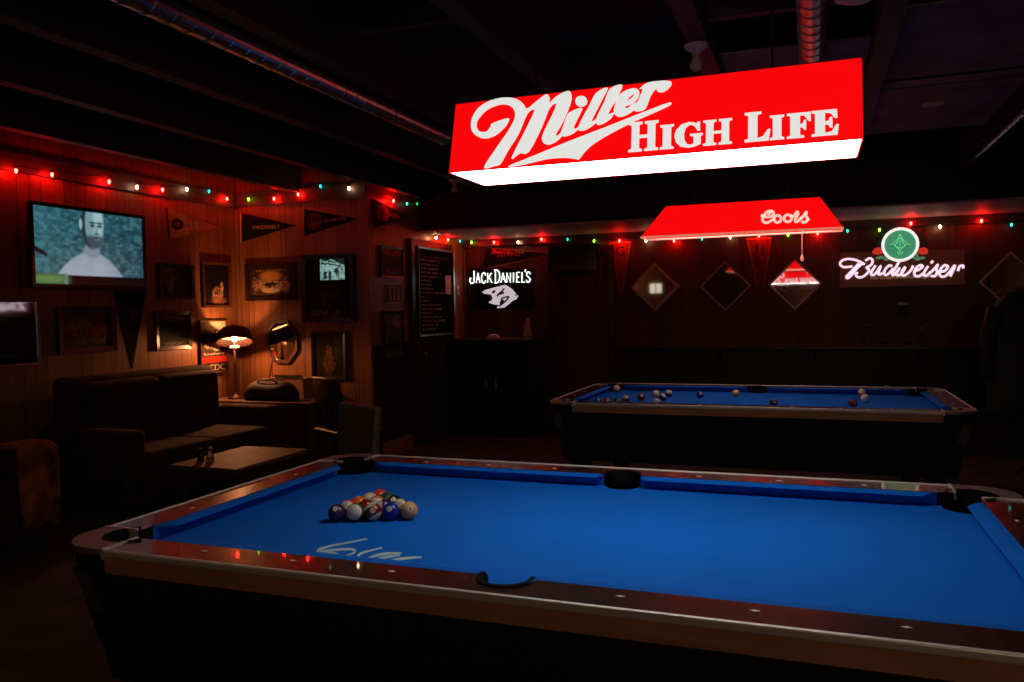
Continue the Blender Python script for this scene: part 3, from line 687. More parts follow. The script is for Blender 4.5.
GL = {
 'I': [[(0, 0), (1, 0), (1, .07), (.8, .11), (.8, .89), (1, .93), (1, 1), (0, 1), (0, .93), (.2, .89), (.2, .11), (0, .07)]],
 'L': [[(0, 0), (.93, 0), (1, .38), (.9, .38), (.72, .16), (.5, .1), (.5, .9), (.65, .93), (.65, 1), (0, 1), (0, .93), (.14, .9), (.14, .1), (0, .07)]],
 'F': [[(0, 0), (.72, 0), (.72, .07), (.55, .1), (.55, .42), (.66, .40), (.72, .30), (.80, .30), (.80, .70), (.72, .70), (.66, .56), (.55, .54), (.55, .9), (.72, .88), (.90, .64), (1, .64), (.98, 1), (0, 1), (0, .93), (.14, .9), (.14, .1), (0, .07)]],
 'E': [[(0, 0), (.95, 0), (1, .40), (.9, .40), (.74, .14), (.5, .1), (.5, .44), (.62, .42), (.68, .30), (.77, .30), (.77, .70), (.68, .70), (.62, .57), (.5, .55), (.5, .9), (.70, .87), (.86, .66), (.95, .66), (.93, 1), (0, 1), (0, .93), (.13, .9), (.13, .1), (0, .07)]],
 'G': [[(1, .53), (.55, .53), (.55, .46), (.68, .42), (.68, .14), (.58, .09), (.45, .13), (.36, .32), (.34, .55), (.4, .8), (.55, .92), (.70, .86), (.82, .64), (.90, .64), (.90, 1), (.82, 1), (.78, .94), (.65, 1), (.5, 1.02), (.25, .95), (.07, .75), (0, .5), (.06, .25), (.22, .06), (.5, -.02), (.75, .02), (.93, .1), (.93, .42), (1, .46)]]}
GL['H'] = [[(0, 0), (.46, 0), (.46, .07), (.36, .1), (.36, .45), (.64, .45), (.64, .1), (.54, .07), (.54, 0), (1, 0), (1, .07), (.9, .1), (.9, .9), (1, .93), (1, 1), (.54, 1), (.54, .93), (.64, .9), (.64, .55), (.36, .55), (.36, .9), (.46, .93), (.46, 1), (0, 1), (0, .93), (.1, .9), (.1, .1), (0, .07)]]
r3 = px((620, 100), 8.533); r4 = px((730, 100), 8.533)
bl0 = on_face(*r3((80, 438)))[1]; bl1 = on_face(*r4((900, 308)))[1]; bly = (bl0 + bl1) / 2
for ch, f, xa, xb, yt in (('H', r3, 72, 325, 186), ('I', r3, 340, 458, 214), ('G', r3, 462, 705, 196), ('H', r3, 708, 955, 168), ('L', r4, 124, 345, 103), ('I', r4, 340, 464, 132), ('F', r4, 485, 692, 112), ('E', r4, 695, 930, 88)):
    yb2 = 430 if f is r3 else 340
    xa_, xb_ = on_face(*f((xa, yb2)))[0], on_face(*f((xb, yb2)))[0]
    top = on_face(*f(((xa + xb) / 2, yt)))[1]
    face_shape('block_letter', [[(xa_ + p[0] * (xb_ - xa_), bly + p[1] * (top - bly)) for p in c] for c in GL[ch]], M['white_em'], -.50)
for x in (x0t + .22, x1t - .22):
    bm = bmesh.new(); tube(bm, [(x - lamp.location.x, 0, zt - zb), (x - lamp.location.x, 0, ZC - zb)], .0035, 6); obj('hanging_chain', bm, M['black'], lamp)

# ------------------------------------------------------------------ the red shade over the back table
yc = FT[1]
tl, tr, br, bl = at(666, 206, y=yc - .045), at(820, 197.5, y=yc - .045), at(843, 228, y=yc - .12), at(641, 236, y=yc - .12)
zbt, ztp = (br.z + bl.z) / 2, (tl.z + tr.z) / 2
cl = tag(empty('billiard_lamp', ((bl.x + br.x) / 2, yc, zbt)), 'long red sloping shade with small cream script over the back table', 'hanging lamp', 'lamps over the pool tables')
bx0, bx1, tx0, tx1 = bl.x - cl.location.x, br.x - cl.location.x, tl.x - cl.location.x, tr.x - cl.location.x; hz = ztp - zbt
bm = bmesh.new(); L4 = [(bx0, -.12), (bx1, -.12), (bx1, .12), (bx0, .12)]; T4 = [(tx0, -.045), (tx1, -.045), (tx1, .045), (tx0, .045)]
for k_, zo in ((1, 0), (.985, -.002)):
    lo = [bm.verts.new((x * k_, y * k_, 0)) for x, y in L4]; hi = [bm.verts.new((x * k_, y * k_, hz + zo)) for x, y in T4]
    for k in range(4): bm.faces.new((lo[k], lo[(k + 1) % 4], hi[(k + 1) % 4], hi[k]))
    bm.faces.new(hi)
obj('shade', bm, M['coors_em'], cl)
bm = bmesh.new(); 
for (a, b) in ((L4[0], L4[1]), (L4[1], L4[2]), (L4[2], L4[3]), (L4[3], L4[0])): tube(bm, [(a[0], a[1], -.004), (b[0], b[1], -.004)], .007, 8)
obj('rim', bm, M['rim'], cl)
bm = bmesh.new(); box(bm, bx0 * .9, bx1 * .9, -.085, .085, .045, .052); obj('diffuser', bm, M['diffuser_c'], cl)
ph2 = math.atan2(.075, hz)
Fr2 = Matrix(((1, 0, 0, 0), (0, math.sin(ph2), -math.cos(ph2), -.12), (0, math.cos(ph2), math.sin(ph2), 0), (0, 0, 0, 1)))
def on_face2(u, v):
    d = FW + RT * ((u - 512) / FPX) + UP * ((341 - v) / FPX); o = Vector(CAM); p0 = Vector((0, yc - .12, zbt)); nn = Vector((0, -math.cos(ph2), math.sin(ph2)))
    P = o + d * ((p0 - o).dot(nn) / d.dot(nn)); return (P.x - cl.location.x, (P - p0).dot(Vector((0, math.sin(ph2), math.cos(ph2)))))
r5 = px((755, 200), 17.07)
def ells(cx, cy, rx, ry): return [(cx + rx * math.cos(a), cy + ry * math.sin(a)) for a in [k * PI / 6 for k in range(13)]]
bm = bmesh.new()
for st in ([(228, 255), (255, 215), (300, 200), (318, 230), (285, 275), (200, 292), (100, 262)], [(300, 190), (215, 200), (150, 270), (130, 345), (180, 392), (260, 365), (335, 300)], ells(385, 325, 62, 62), ells(560, 315, 65, 62), [(610, 265), (660, 280), (712, 205), (735, 240), (690, 330), (700, 378), (750, 350), (800, 290)], [(775, 330), (840, 260), (878, 205), (868, 265), (898, 320), (880, 365), (835, 385), (790, 365)], [(880, 350), (925, 320)]):
    ribbon(bm, [on_face2(*r5(q)) for q in (catmull(st, 4) if len(st) != 13 else st)], .0175, 0, .003)
o = obj('script_lettering', bm, M['cream'], cl); o.matrix_local = Fr2 @ Matrix.Translation((0, 0, .001))
# pull cord with bead
pc = at(802, 234, y=yc); pe = at(802, 257, y=yc)
bm = bmesh.new(); tube(bm, [(pc.x - cl.location.x, 0, .05), (pc.x - cl.location.x, 0, pe.z - zbt)], .0022, 6); lathe(bm, [(0, 0), (.009, .006), (.011, .02), (.005, .045), (0, .047)], 10, (pc.x - cl.location.x, 0, pe.z - zbt - .03)); obj('pull_cord', bm, M['rim'], cl)
for x in (tx0 + .2, tx1 - .2):
    bm = bmesh.new(); tube(bm, [(x, 0, hz), (x, 0, ZC - zbt)], .0035, 6); obj('hanging_chain', bm, M['black'], cl)

# ------------------------------------------------------------------ neon and lit signs on the far wall
def wall_thing(name, wall, u, v, label, cat, group=None):
    s, z = wall_uv(wall, u, v); o = empty(name, wall_pt(wall, s, z, .001), ROT[wall]); tag(o, label, cat, group); o['_s'] = s; o['_z'] = z; return o
def wl(o, wall, u, v, off=0): s, z = wall_uv(wall, u, v, off); return (s - o['_s'], z - o['_z'])
# script neon with figure head
jd = wall_thing('neon_sign', 'F', 502, 288, 'white neon capitals over a pale cat head on the far wall', 'neon sign', 'neon signs on the far wall')
r8 = px((465, 265), 13.65)
SG = {'J': [[(.75, 1), (.75, .2), (.6, .02), (.3, .0), (.08, .18), (.12, .38), (.3, .4)]], 'A': [[(.02, 0), (.45, 1), (.98, 0)], [(.2, .35), (.8, .35)]], 'C': [[(.95, .75), (.8, .98), (.4, 1), (.1, .75), (.08, .3), (.35, .0), (.75, .02), (.95, .25)]],
      'K': [[(.1, 0), (.1, 1)], [(.9, 1), (.15, .42)], [(.38, .6), (1, 0)]], 'D': [[(.2, 0), (.2, 1)], [(.0, 1), (.55, 1), (.9, .8), (1, .5), (.9, .2), (.55, 0), (.0, 0)]], 'N': [[(.08, 0), (.08, 1), (.92, 0), (.92, 1)]], 'I': [[(.5, 0), (.5, 1)]],
      'E': [[(.95, 1), (.1, 1), (.1, 0), (.95, 0)], [(.1, .52), (.75, .52)]], 'L': [[(.1, 1), (.1, 0), (.95, 0)]], "'": [[(.5, 1), (.3, 0)]], 'S': [[(.95, .8), (.7, 1), (.3, .97), (.1, .75), (.35, .55), (.8, .4), (.9, .18), (.6, .0), (.25, .02), (.03, .22)]]}
for ch, xa, xb, ya, yb2 in (('J', 75, 158, 80, 250), ('A', 168, 222, 108, 245), ('C', 238, 300, 112, 243), ('K', 318, 382, 110, 242), ('D', 415, 488, 72, 242), ('A', 505, 568, 108, 238), ('N', 580, 640, 108, 238), ('I', 660, 692, 104, 236), ('E', 715, 763, 102, 236), ('L', 785, 832, 100, 236), ("'", 828, 848, 62, 100), ('S', 848, 905, 98, 234)):
    bm = bmesh.new()
    for st in SG[ch]:
        pts = [wl(jd, 'F', *r8((xa + p[0] * (xb - xa), yb2 - p[1] * (yb2 - ya)))) for p in st]
        if ch in 'JCDS' and len(st) > 2: pts = catmull(pts, 4)
        tube(bm, [(a, b, .035) for a, b in pts], .0058, 8)
    obj('neon_letter', bm, M['neon_jd'], jd, smooth=True)
bm = bmesh.new(); bw = [wl(jd, 'F', *r8(q)) for q in ((60, 50), (930, 50), (930, 600), (60, 600))]
ngon(bm, bw[::-1], 0, .012); obj('back_panel', bm, M['black_gloss'], jd)
hd = [(240, 370), (290, 340), (400, 310), (480, 290), (555, 272), (600, 295), (650, 330), (690, 380), (737, 425), (702, 470), (650, 492), (612, 530), (562, 565), (545, 582), (440, 587), (460, 565), (500, 525), (470, 545), (400, 537), (332, 515), (350, 490), (375, 460), (360, 428), (330, 400), (270, 392)]
hdw = [wl(jd, 'F', *r8(q)) for q in hd]
hp = link('cat_head', shape_mesh('cat_head', [hdw], .014, .022), M['neon_logo'], jd)
bm = bmesh.new()
for st, wd in (([(375, 385), (395, 360), (425, 350)], .006), ([(395, 385), (420, 360)], .006), ([(448, 428), (475, 390), (520, 355), (545, 318)], .008), ([(480, 400), (520, 380), (540, 392)], .010), ([(612, 430), (580, 475), (530, 520), (480, 560)], .008), ([(500, 460), (560, 440), (610, 428)], .007), ([(330, 402), (362, 440), (358, 490)], .006), ([(350, 402), (378, 440), (372, 480)], .004), ([(700, 405), (714, 418)], .008), ([(520, 470), (515, 505), (490, 530)], .016)):
    ribbon(bm, [wl(jd, 'F', *r8(q)) for q in catmull(st, 4)], wd * 2.6, .022, .0245)
obj('logo_lines', bm, M['logo_dark'], hp)
# red brown panel with script neon and green disc
bud = wall_thing('neon_sign', 'F', 902, 266, 'pinkish neon script under a round green disc on a red brown panel', 'neon sign', 'neon signs on the far wall')
def bp_(*q): return [wl(bud, 'F', *p_) for p_ in q]
bm = bmesh.new(); ngon(bm, bp_((839.5, 288), (964.5, 284.5), (964.5, 249.5), (839.5, 252.5)), 0, .03); obj('panel', bm, M['bud_panel'], bud, bevel=.004)
cc = bp_((899.6, 245))[0]
bm = bmesh.new(); ngon(bm, [(cc[0] + .215 * math.cos(a), cc[1] + .215 * math.sin(a)) for a in [k * PI / 20 for k in range(-3, 24)]], .0, .025); obj('arch', bm, M['bud_arch'], bud)
bm = bmesh.new(); ngon(bm, [(cc[0] + .165 * math.cos(a), cc[1] + .165 * math.sin(a)) for a in [k * PI / 20 for k in range(40)]], .031, .040); disc = obj('disc', bm, M['green_disc'], bud)
bm = bmesh.new(); tube(bm, [(cc[0] + .158 * math.cos(a), cc[1] + .158 * math.sin(a), .055) for a in [k * PI / 20 for k in range(41)]], .0135, 8, False); obj('ring_tube', bm, M['neon_w'], bud, smooth=True)
r6_ = px((835, 220), 7.585)
bm = bmesh.new()
for st in ([(490, 108), (470, 150), (435, 182), (460, 205), (490, 235), (515, 205), (548, 182), (510, 150), (490, 108)], [(490, 135), (450, 200), (490, 215), (530, 200), (490, 135)], [(410, 190), (435, 182)], [(548, 182), (570, 190)], [(490, 235), (490, 265)], [(470, 240), (480, 262)], [(512, 240), (502, 262)], [(490, 160), (490, 205)]):
    tube(bm, [(*wl(bud, 'F', *r6_(q)), .043) for q in st], .0045, 6)
obj('emblem', bm, M['green_line'], disc)
for cx_, s in ((318, -1), (662, 1)):
    bm = bmesh.new(); q = [wl(bud, 'F', *r6_((cx_ + dx, 235 + dy))) for dx, dy in ((-38, 8), (-20, -18), (10, -28), (38, -12), (38, 22), (0, 30), (-30, 22))]
    ngon(bm, q[::-1], .03, .04); obj('red_lobe', bm, M['red_lobe'], bud)
for cx_, s in ((375, -1), (612, 1)):
    bm = bmesh.new()
    for dx, dy, a in ((-20, 0, .4), (10, -8, 1.2), (18, 14, -.3), (45 * s, 4, 0)):
        pp = [wl(bud, 'F', *r6_((cx_ + dx + 26 * math.cos(t_) * math.cos(a) - 10 * math.sin(t_) * math.sin(a), 285 + dy + 26 * math.cos(t_) * math.sin(a) + 10 * math.sin(t_) * math.cos(a)))) for t_ in [k * PI / 5 for k in range(10)]]
        ngon(bm, pp[::-1], .03, .036 + .001 * (dx % 3))
    obj('leaf_spray', bm, M['leaf_em'], bud)
r6 = px((835, 250), 14.63); r7 = px((900, 250), 14.63)
bm = bmesh.new()
for f, st in ((r6, [(250, 240), (130, 255), (72, 212), (100, 160), (180, 135), (280, 145), (370, 180), (430, 215)]), (r6, [(345, 200), (260, 290), (165, 390), (182, 415), (228, 382), (310, 280), (400, 195)]),
              (r6, [(440, 160), (500, 125), (545, 155), (525, 220), (455, 262), (490, 285), (475, 335), (400, 395), (330, 400), (300, 360), (330, 330)]), (r6, [(590, 230), (530, 320), (528, 362), (565, 365), (610, 320), (665, 235), (635, 320), (640, 365), (690, 340)]),
              (r6, [(830, 240), (780, 232), (722, 300), (715, 352), (750, 368), (800, 325), (850, 270)]), (r6, [(955, 140), (880, 260), (832, 350), (850, 372), (890, 335), (940, 260)]),
              (r6, [(940, 260), (898, 335), (905, 372), (950, 360), (1000, 300), (1020, 250)]), (r7, [(70, 245), (20, 320), (28, 372), (80, 365), (150, 300), (182, 232)]),
              (r7, [(205, 310), (270, 290), (322, 245), (290, 225), (232, 260), (200, 330), (215, 380), (270, 385), (335, 340)]), (r7, [(400, 240), (345, 330), (348, 378), (390, 372), (440, 320)]), (r7, [(470, 160), (445, 200)]),
              (r7, [(440, 330), (500, 270), (545, 215), (522, 270), (532, 330), (500, 385), (440, 380)]), (r7, [(575, 320), (640, 310), (690, 252), (650, 225), (600, 260), (567, 330), (585, 385), (640, 390), (710, 330), (790, 225), (770, 290), (722, 390)]), (r7, [(835, 310), (862, 240), (912, 235), (908, 272)])):
    tube(bm, [(*wl(bud, 'F', *f(q)), .05) for q in catmull(st, 4)], .0115, 8)
obj('script_tube', bm, M['neon_p'], bud, smooth=True)
a_, b_ = bp_((869.5, 280.5), (931, 280.5)); hh_ = .05
me = text_mesh('tagline', 'The Great American Lager', b_[0] - a_[0], .042, .002, .2); link('tagline', me, M['gold'], bud, (a_[0], a_[1], .031))

# ------------------------------------------------------------------ diamond mirrors
def diamond(u, v, hw, hh2, fm, gm, label, art=None, tilt=0, fw=.018):
    o = wall_thing('diamond_mirror', 'F', u, v, label, 'mirror', 'diamond shaped bar mirrors on the far wall')
    a, b = hw, hh2
    outer = [(a, 0), (0, b), (-a, 0), (0, -b)]; inner = [(x * (1 - fw / a * 1.4), y * (1 - fw / b * 1.4)) for x, y in outer]
    link('frame', shape_mesh('frame', [outer, inner], 0, .025), fm, o)
    g = link('glass', shape_mesh('glass', [[(x * 1.0, y * 1.0) for x, y in inner]], .006, .012), gm, o)
    if art: art(o, g, a, b)
    o.rotation_euler.x += tilt
    return o
def art_band(o, g, a, b):
    bm = bmesh.new(); h = .03
    rng_ = random.Random(3)
    for k in range(26):
        x = rng_.uniform(-.9, .1) * a; y = rng_.uniform(-.45, .12) * b
        if abs(x) / a + abs(y) / b < .82 and x < -.45 * a + rng_.random() * .25 * a:
            ribbon(bm, catmull([(x, y), (x + .02, y + .015), (x + .035, y - .01)], 3), .006, .012, .0135)
    for k in range(22):
        x = rng_.uniform(-.4, .4) * a; y = -.28 * b + rng_.uniform(-.03, .03)
        ribbon(bm, [(x, y), (x + .012, y + .008), (x + .02, y)], .003, .012, .0135)
    obj('frosted_pattern', bm, M['frame_grey'], g)
diamond(655.3, 287, .27, .27, M['frame_pale'], M['mirror'], 'leftmost diamond mirror, pale framed, reflecting a warm lit wall', fw=.026)
diamond(725.4, 286, .27, .27, M['frame_grey'], M['mirror_dim'], 'dim diamond mirror between the pale framed and the red reflecting ones')
diamond(795, 284.3, .27, .27, M['frame_grey'], M['mirror'], 'diamond mirror reflecting the red lamp, left of the green disc sign', art_band)
diamond(1010, 281, .27, .285, M['frame_pale'], M['mirror'], 'diamond mirror half hidden by black jackets at the right edge')

# ------------------------------------------------------------------ light strings
BCOL = {'R': (1, .0045, .003), 'W': (1, .50, .26), 'T': (.0, .30, .22), 'G': (.16, .75, .02), 'E': (.01, .28, .07)}
BST = {'R': 300, 'W': 45, 'T': 7, 'G': 12, 'E': 2.5}
MB = {k: mat('lit_bulb_' + k, (.3, .3, .3), .3, emit=BCOL[k], es=BST[k]) for k in BCOL}
def light_string(label, items, extra):
    """items: (wall, u, v, colour, distance from the wall)"""
    pts = []
    for wl_, u, v, c, off in items:
        s, z = wall_uv(wl_, u, v, off); pts.append((Vector(wall_pt(wl_, s, z, off)), c))
    o = tag(empty('string_lights', pts[0][0]), label, 'string lights', 'coloured string lights'); base_ = pts[0][0]
    cordp = []
    for i, (p, c) in enumerate(pts):
        q = p + Vector((0, 0, .042)) - base_
        if cordp:
            m_ = (cordp[-1] + q) / 2 - Vector((0, 0, .012)); cordp.append(m_)
        if i in extra:
            for e in extra[i]: cordp.append(Vector(e) - base_)
        cordp.append(q)
    bm = bmesh.new(); tube(bm, cordp, .0035, 6); obj('cord', bm, M['cord'], o)
    for i, (p, c) in enumerate(pts):
        bm = bmesh.new(); lathe(bm, [(0, -.017), (.005, -.014), (.0095, -.003), (.0105, .006), (.007, .016), (0, .017)], 10)
        b = obj('bulb', bm, MB[c], o, p - base_, smooth=True)
        bm = bmesh.new(); lathe(bm, [(0, .017), (.008, .017), (.008, .042), (0, .046)], 8); obj('socket', bm, M['cord'], b)
    return o
left_items = [('L', 16, 171, 'R', .075), ('L', 52, 175, 'R', .075), ('L', 109, 182, 'R', .07), ('L', 137, 187.5, 'W', .06), ('L', 162.5, 190, 'R', .07), ('L', 187, 189.5, 'W', .05), ('L', 209, 191.5, 'T', .05), ('L', 227, 199, 'R', .05),
              ('A', 248.5, 199.5, 'G', .05), ('A', 274, 199, 'R', .05), ('A', 298, 194.5, 'R', .05), ('A', 320.5, 186.5, 'T', .05), ('A', 349, 188.5, 'W', .05), ('C', 393.5, 201, 'R', .05), ('C', 407, 204, 'T', .04), ('C', 417, 204, 'E', .04), ('C', 436, 238, 'W', .05), ('C', 448, 240, 'R', .05)]
light_string('coloured bulbs strung over the television, pennants and menu wall', left_items, {8: [(XL + .04, YA - .04, 2.52)], 13: [(XC + .05, YA - .05, 2.60)], 16: [(XC + .04, 5.44, 2.5), (XC + .04, 5.44, 2.28)]})
far_items = [('F', 460, 241, 'T'), ('F', 471.5, 242.5, 'G'), ('F', 494, 242.5, 'R'), ('F', 518, 242.5, 'W'), ('F', 541.5, 239.5, 'R'), ('F', 567.5, 239.5, 'T'), ('F', 594, 241, 'G'), ('F', 619.5, 241, 'R'), ('F', 646, 241, 'W'), ('F', 674, 241, 'R'), ('F', 702, 239, 'T'), ('F', 730, 237, 'W'), ('F', 759, 236, 'R'), ('F', 788, 235, 'G'), ('F', 817.6, 233.5, 'R'), ('F', 847.5, 231, 'T'), ('F', 879.5, 230, 'G'), ('F', 911, 223.5, 'R'), ('F', 940, 227, 'W'), ('F', 981.5, 221, 'R'), ('F', 1011.5, 225, 'T')]
light_string('coloured bulbs strung along the far wall under the soffit', [(*i_, .10) for i_ in far_items], {})

# ------------------------------------------------------------------ television
q = [wall_uv('L', u, v, .08) for u, v in ((30, 203), (145, 214), (145, 289), (30, 288))]
s0, s1 = (q[0][0] + q[3][0]) / 2, (q[1][0] + q[2][0]) / 2; z1, z0 = (q[0][1] + q[1][1]) / 2, (q[2][1] + q[3][1]) / 2
W_, Hh = s1 - s0, z1 - z0
tv = tag(empty('television', (XL + .004, (s0 + s1) / 2, (z0 + z1) / 2), ROT['L']), 'black television showing a bearded man among foliage, high on the left wall', 'television')
bm = ring_bm(W_, Hh, .028, .04); o = obj('bezel', bm, M['black_gloss'], tv, (0, 0, .05), bevel=.003)
def tvf(S, T):
    n = noise(S, T, 12, 1, 4); n2 = noise(S, T, 26, 5, 2); C = base(S, (.015, .075, .10)) * (.1 + 1.7 * n[..., None])
    C = over(C, np.clip(.95 - S * 2.0, 0, 1) * .7, (.035, .16, .19)); C = over(C, np.clip((n2 - .52) * 5, 0, 1) * .45, (.075, .20, .23)); C = over(C, np.clip((.45 - n2) * 5, 0, 1) * .5, (.006, .03, .045))
    d = np.abs(S - .49); sh = np.clip((T - .53 - 3.6 * d ** 2) * 25, 0, 1) * (d < .33) * np.clip((.335 - d) * 20, 0, 1)
    C = over(C, sh, (.24, .30, .37)); C = over(C, sh * np.clip((noise(S, T, 9, 3) - .45) * 4, 0, 1) * .35, (.34, .38, .44)); C = over(C, sh * np.clip((S - .62) * 4, 0, 1) * .5, (.12, .19, .25))
    C = over(C, ell(S, T, .50, .53, .075, .10, .4), (.17, .23, .27))
    C = over(C, ell(S, T, .505, .17, .098, .335, .12), (.012, .03, .04)); C = over(C, ell(S, T, .527, .17, .082, .335, .12), (.15, .27, .31)); C = over(C, ell(S, T, .565, .12, .046, .26, .7) * .8, (.32, .50, .54))
    C = over(C, (np.clip((T - .30) * 20, 0, 1) * ell(S, T, .528, .31, .080, .190, .2)) * .9, (.022, .045, .06)); C = over(C, ell(S, T, .56, .33, .026, .05, .6) * .7, (.15, .23, .26)); C = over(C, ell(S, T, .548, .375, .030, .012, .5), (.08, .10, .11)); C = over(C, ell(S, T, .548, .345, .034, .012, .5), (.02, .03, .04))
    for ex in (.512, .578): C = over(C, ell(S, T, ex, .185, .022, .018, .7), (.008, .02, .03)); C = over(C, ell(S, T, ex, .145, .032, .014, .7), (.012, .03, .04)); C = over(C, ell(S, T, ex, .205, .022, .014, .7) * .5, (.06, .11, .13))
    C = over(C, ell(S, T, .548, .24, .012, .07, .9) * .6, (.08, .15, .18)); C = over(C, ell(S, T, .548, .295, .022, .016, .6), (.05, .10, .12)); C = over(C, ell(S, T, .405, .18, .014, .07, .5), (.25, .38, .42))
    C = over(C, (T > .875) * (S > .28), (.001, .002, .002)); C = over(C, (T > .86) * np.clip((.32 - S) * 12, 0, 1), (.030, .10, .03)); C = over(C, ell(S, T, .12, .93, .14, .05, .8), (.09, .19, .06))
    tri = ((S < .11) & (T > .50 + S * .9) & (T < .58 + S * .55)).astype(float); C = over(C, tri, (.004, .006, .007))
    return C
link('screen', paint_mesh('screen', W_ - .05, Hh - .05, 140, 84, tvf), M['screen'], tv, (0, 0, .075))
bm = bmesh.new(); box(bm, -W_ / 2 + .02, W_ / 2 - .02, -Hh / 2 + .02, Hh / 2 - .02, .03, .055); box(bm, -.15, .15, -.12, .12, .0, .03); obj('rear_casing', bm, M['black'], tv)

# ------------------------------------------------------------------ pictures, posters, pennants
def framed(wall, u0, v0, u1, v1, label, f, fw=.03, fm='frame_dark', cat='picture', name='framed_picture', group=None, d=.03, nx=60, ny=50, pm='print', glass=None, tilt=0):
    q = [wall_uv(wall, u, v) for u, v in ((u0, v0), (u1, v0), (u1, v1), (u0, v1))]
    s0, s1 = (q[0][0] + q[3][0]) / 2, (q[1][0] + q[2][0]) / 2; z1, z0 = (q[0][1] + q[1][1]) / 2, (q[2][1] + q[3][1]) / 2
    w_, h_ = s1 - s0, z1 - z0
    o = tag(empty(name, wall_pt(wall, (s0 + s1) / 2, (z0 + z1) / 2, .001), ROT[wall]), label, cat, group)
    obj('frame', ring_bm(w_, h_, fw, d, .006), M[fm], o)
    if glass:
        bm = bmesh.new(); box(bm, -w_ / 2 + fw, w_ / 2 - fw, -h_ / 2 + fw, h_ / 2 - fw, d * .3, d * .5); obj('mirror_glass', bm, M[glass], o)
    if f is not None:
        link('print', paint_mesh('print', w_ - fw * 2, h_ - fw * 2, nx, ny, f), M[pm], o, (0, 0, d * (.55 if glass else .42)))
    o['_w'] = w_; o['_h'] = h_
    if tilt: o.rotation_euler.x += tilt
    return o
def blotch(bg, cols, seed, sc=5):
    def f(S, T):
        cols_ = [(tuple(min(1, k * 2.0) for k in c[0]), *c[1:]) for c in cols]; C = base(S, bg) * (.2 + 1.6 * noise(S, T, sc * 3, seed)[..., None])
        for i, (c, cx, cy, rx, ry) in enumerate(cols_):
            C = over(C, ell(S, T, cx, cy, rx, ry, .4) * np.clip((noise(S, T, sc * 4, seed + i + 1) - .3) * 2.6, 0, 1), c)
        return C
    return f
framed('L', 157.5, 264, 192, 299, 'dark landscape print in a black frame below the yellow pennant', blotch((.02, .025, .012), [((.10, .10, .03), .25, .3, .25, .3), ((.12, .12, .12), .3, .75, .12, .2), ((.03, .01, .04), .7, .7, .2, .2)], 11), .035, group='pictures on the panelled walls')
framed('L', 201, 262.5, 229, 307.5, 'narrow dark picture with thin bright edge beside the wall corner', blotch((.012, .008, .012), [((.30, .16, .07), .55, .75, .22, .2), ((.35, .22, .12), .72, .55, .07, .14), ((.16, .05, .03), .6, .9, .3, .1)], 12), .026, 'frame_brown', group='pictures on the panelled walls')
framed('L', 154, 311, 189, 349.5, 'black framed picture under the dark landscape print', blotch((.03, .022, .016), [((.10, .085, .07), .5, .12, .4, .1), ((.12, .12, .11), .5, .93, .35, .05), ((.01, .012, .015), .5, .5, .3, .25)], 13), .035, group='pictures on the panelled walls')
framed('L', 56, 307, 114, 353, 'wide brown and red print in a dark frame under the television', blotch((.05, .02, .012), [((.12, .05, .03), .3, .4, .3, .3), ((.16, .03, .02), .8, .6, .2, .3), ((.09, .07, .05), .5, .85, .5, .1)], 14), .05, 'frame_dark', group='pictures on the panelled walls')
mir = framed('L', -8, 300, 37.5, 366, 'silver framed bar mirror at the left edge below the television', None, .016, 'silver', cat='mirror', name='bar_mirror', glass='mirror_dim', tilt=-.012)
# poster with a red band and big letters beside the lamp
def vf(S, T):
    C = base(S, (.03, .012, .008)) + noise(S, T, 14, 3)[..., None] * .02
    C = over(C, (T < .22) * (.6 + .5 * noise(S, T, 20, 8)), (.62, .50, .34)); C = over(C, ((T > .17) & (T < .22)).astype(float) * (noise(S, T, 30, 2) > .5), (.05, .02, .01)); C = over(C, rect(S, T, 0, 1, .70, .82), (.62, .03, .012))
    C = over(C, ell(S, T, .62, .5, .16, .09) * .9, (.75, .65, .5)); C = over(C, ell(S, T, .35, .47, .2, .08) * (noise(S, T, 26, 4) > .5), (.45, .36, .25)); return C
pv = framed('L', 198.5, 320, 226, 373, 'tall narrow poster with a red band beside the corner lamp', vf, .014, 'frame_brown', cat='poster', name='poster', nx=50, ny=70)
for s_, yy, hh3, ww, mm in (('ACDC', -.46, .11, .86, 'cream_plain'), ('Seminoles', -.17, .045, .8, 'cream_plain'), ('FOOTBALL', -.31, .05, .8, 'dark_plain')):
    if mm not in M: M[mm] = mat(mm, (.55, .42, .28) if mm[0] == 'c' else (.25, .01, .005), .6)
    w_, h_ = pv['_w'] - .03, pv['_h']
    link('poster_lettering', text_mesh('poster_lettering', s_ if s_ != 'Seminoles' else 'Southern', ww * w_, hh3 * h_, .001), M[mm], pv, (-ww * w_ / 2, yy * h_ + .012 * h_, .0135))
# alcove wall
def beer(S, T):
    C = base(S, (.035, .018, .012)) * (.5 + noise(S, T, 16, 21)[..., None]); C = over(C, rect(S, T, .06, .94, .08, .92) * .4, (.07, .03, .02))
    C = over(C, ell(S, T, .5, .3, .24, .16, .5), (.42, .19, .05)); C = over(C, ell(S, T, .5, .62, .42, .22, .3) * (noise(S, T, 22, 5) > .46), (.34, .22, .11)); C = over(C, ell(S, T, .5, .8, .2, .08, .3), (.42, .34, .22))
    C = over(C, ell(S, T, .5, .58, .15, .05, .4), (.015, .01, .01)); C = over(C, ell(S, T, .15, .6, .08, .3, .3) * (noise(S, T, 22, 9) > .5), (.3, .18, .09)); C = over(C, ell(S, T, .85, .6, .08, .3, .3) * (noise(S, T, 22, 7) > .5), (.3, .18, .09)); C = over(C, rect(S, T, .15, .85, .10, .16) * (noise(S, T, 30, 6) > .5), (.28, .16, .08)); return C
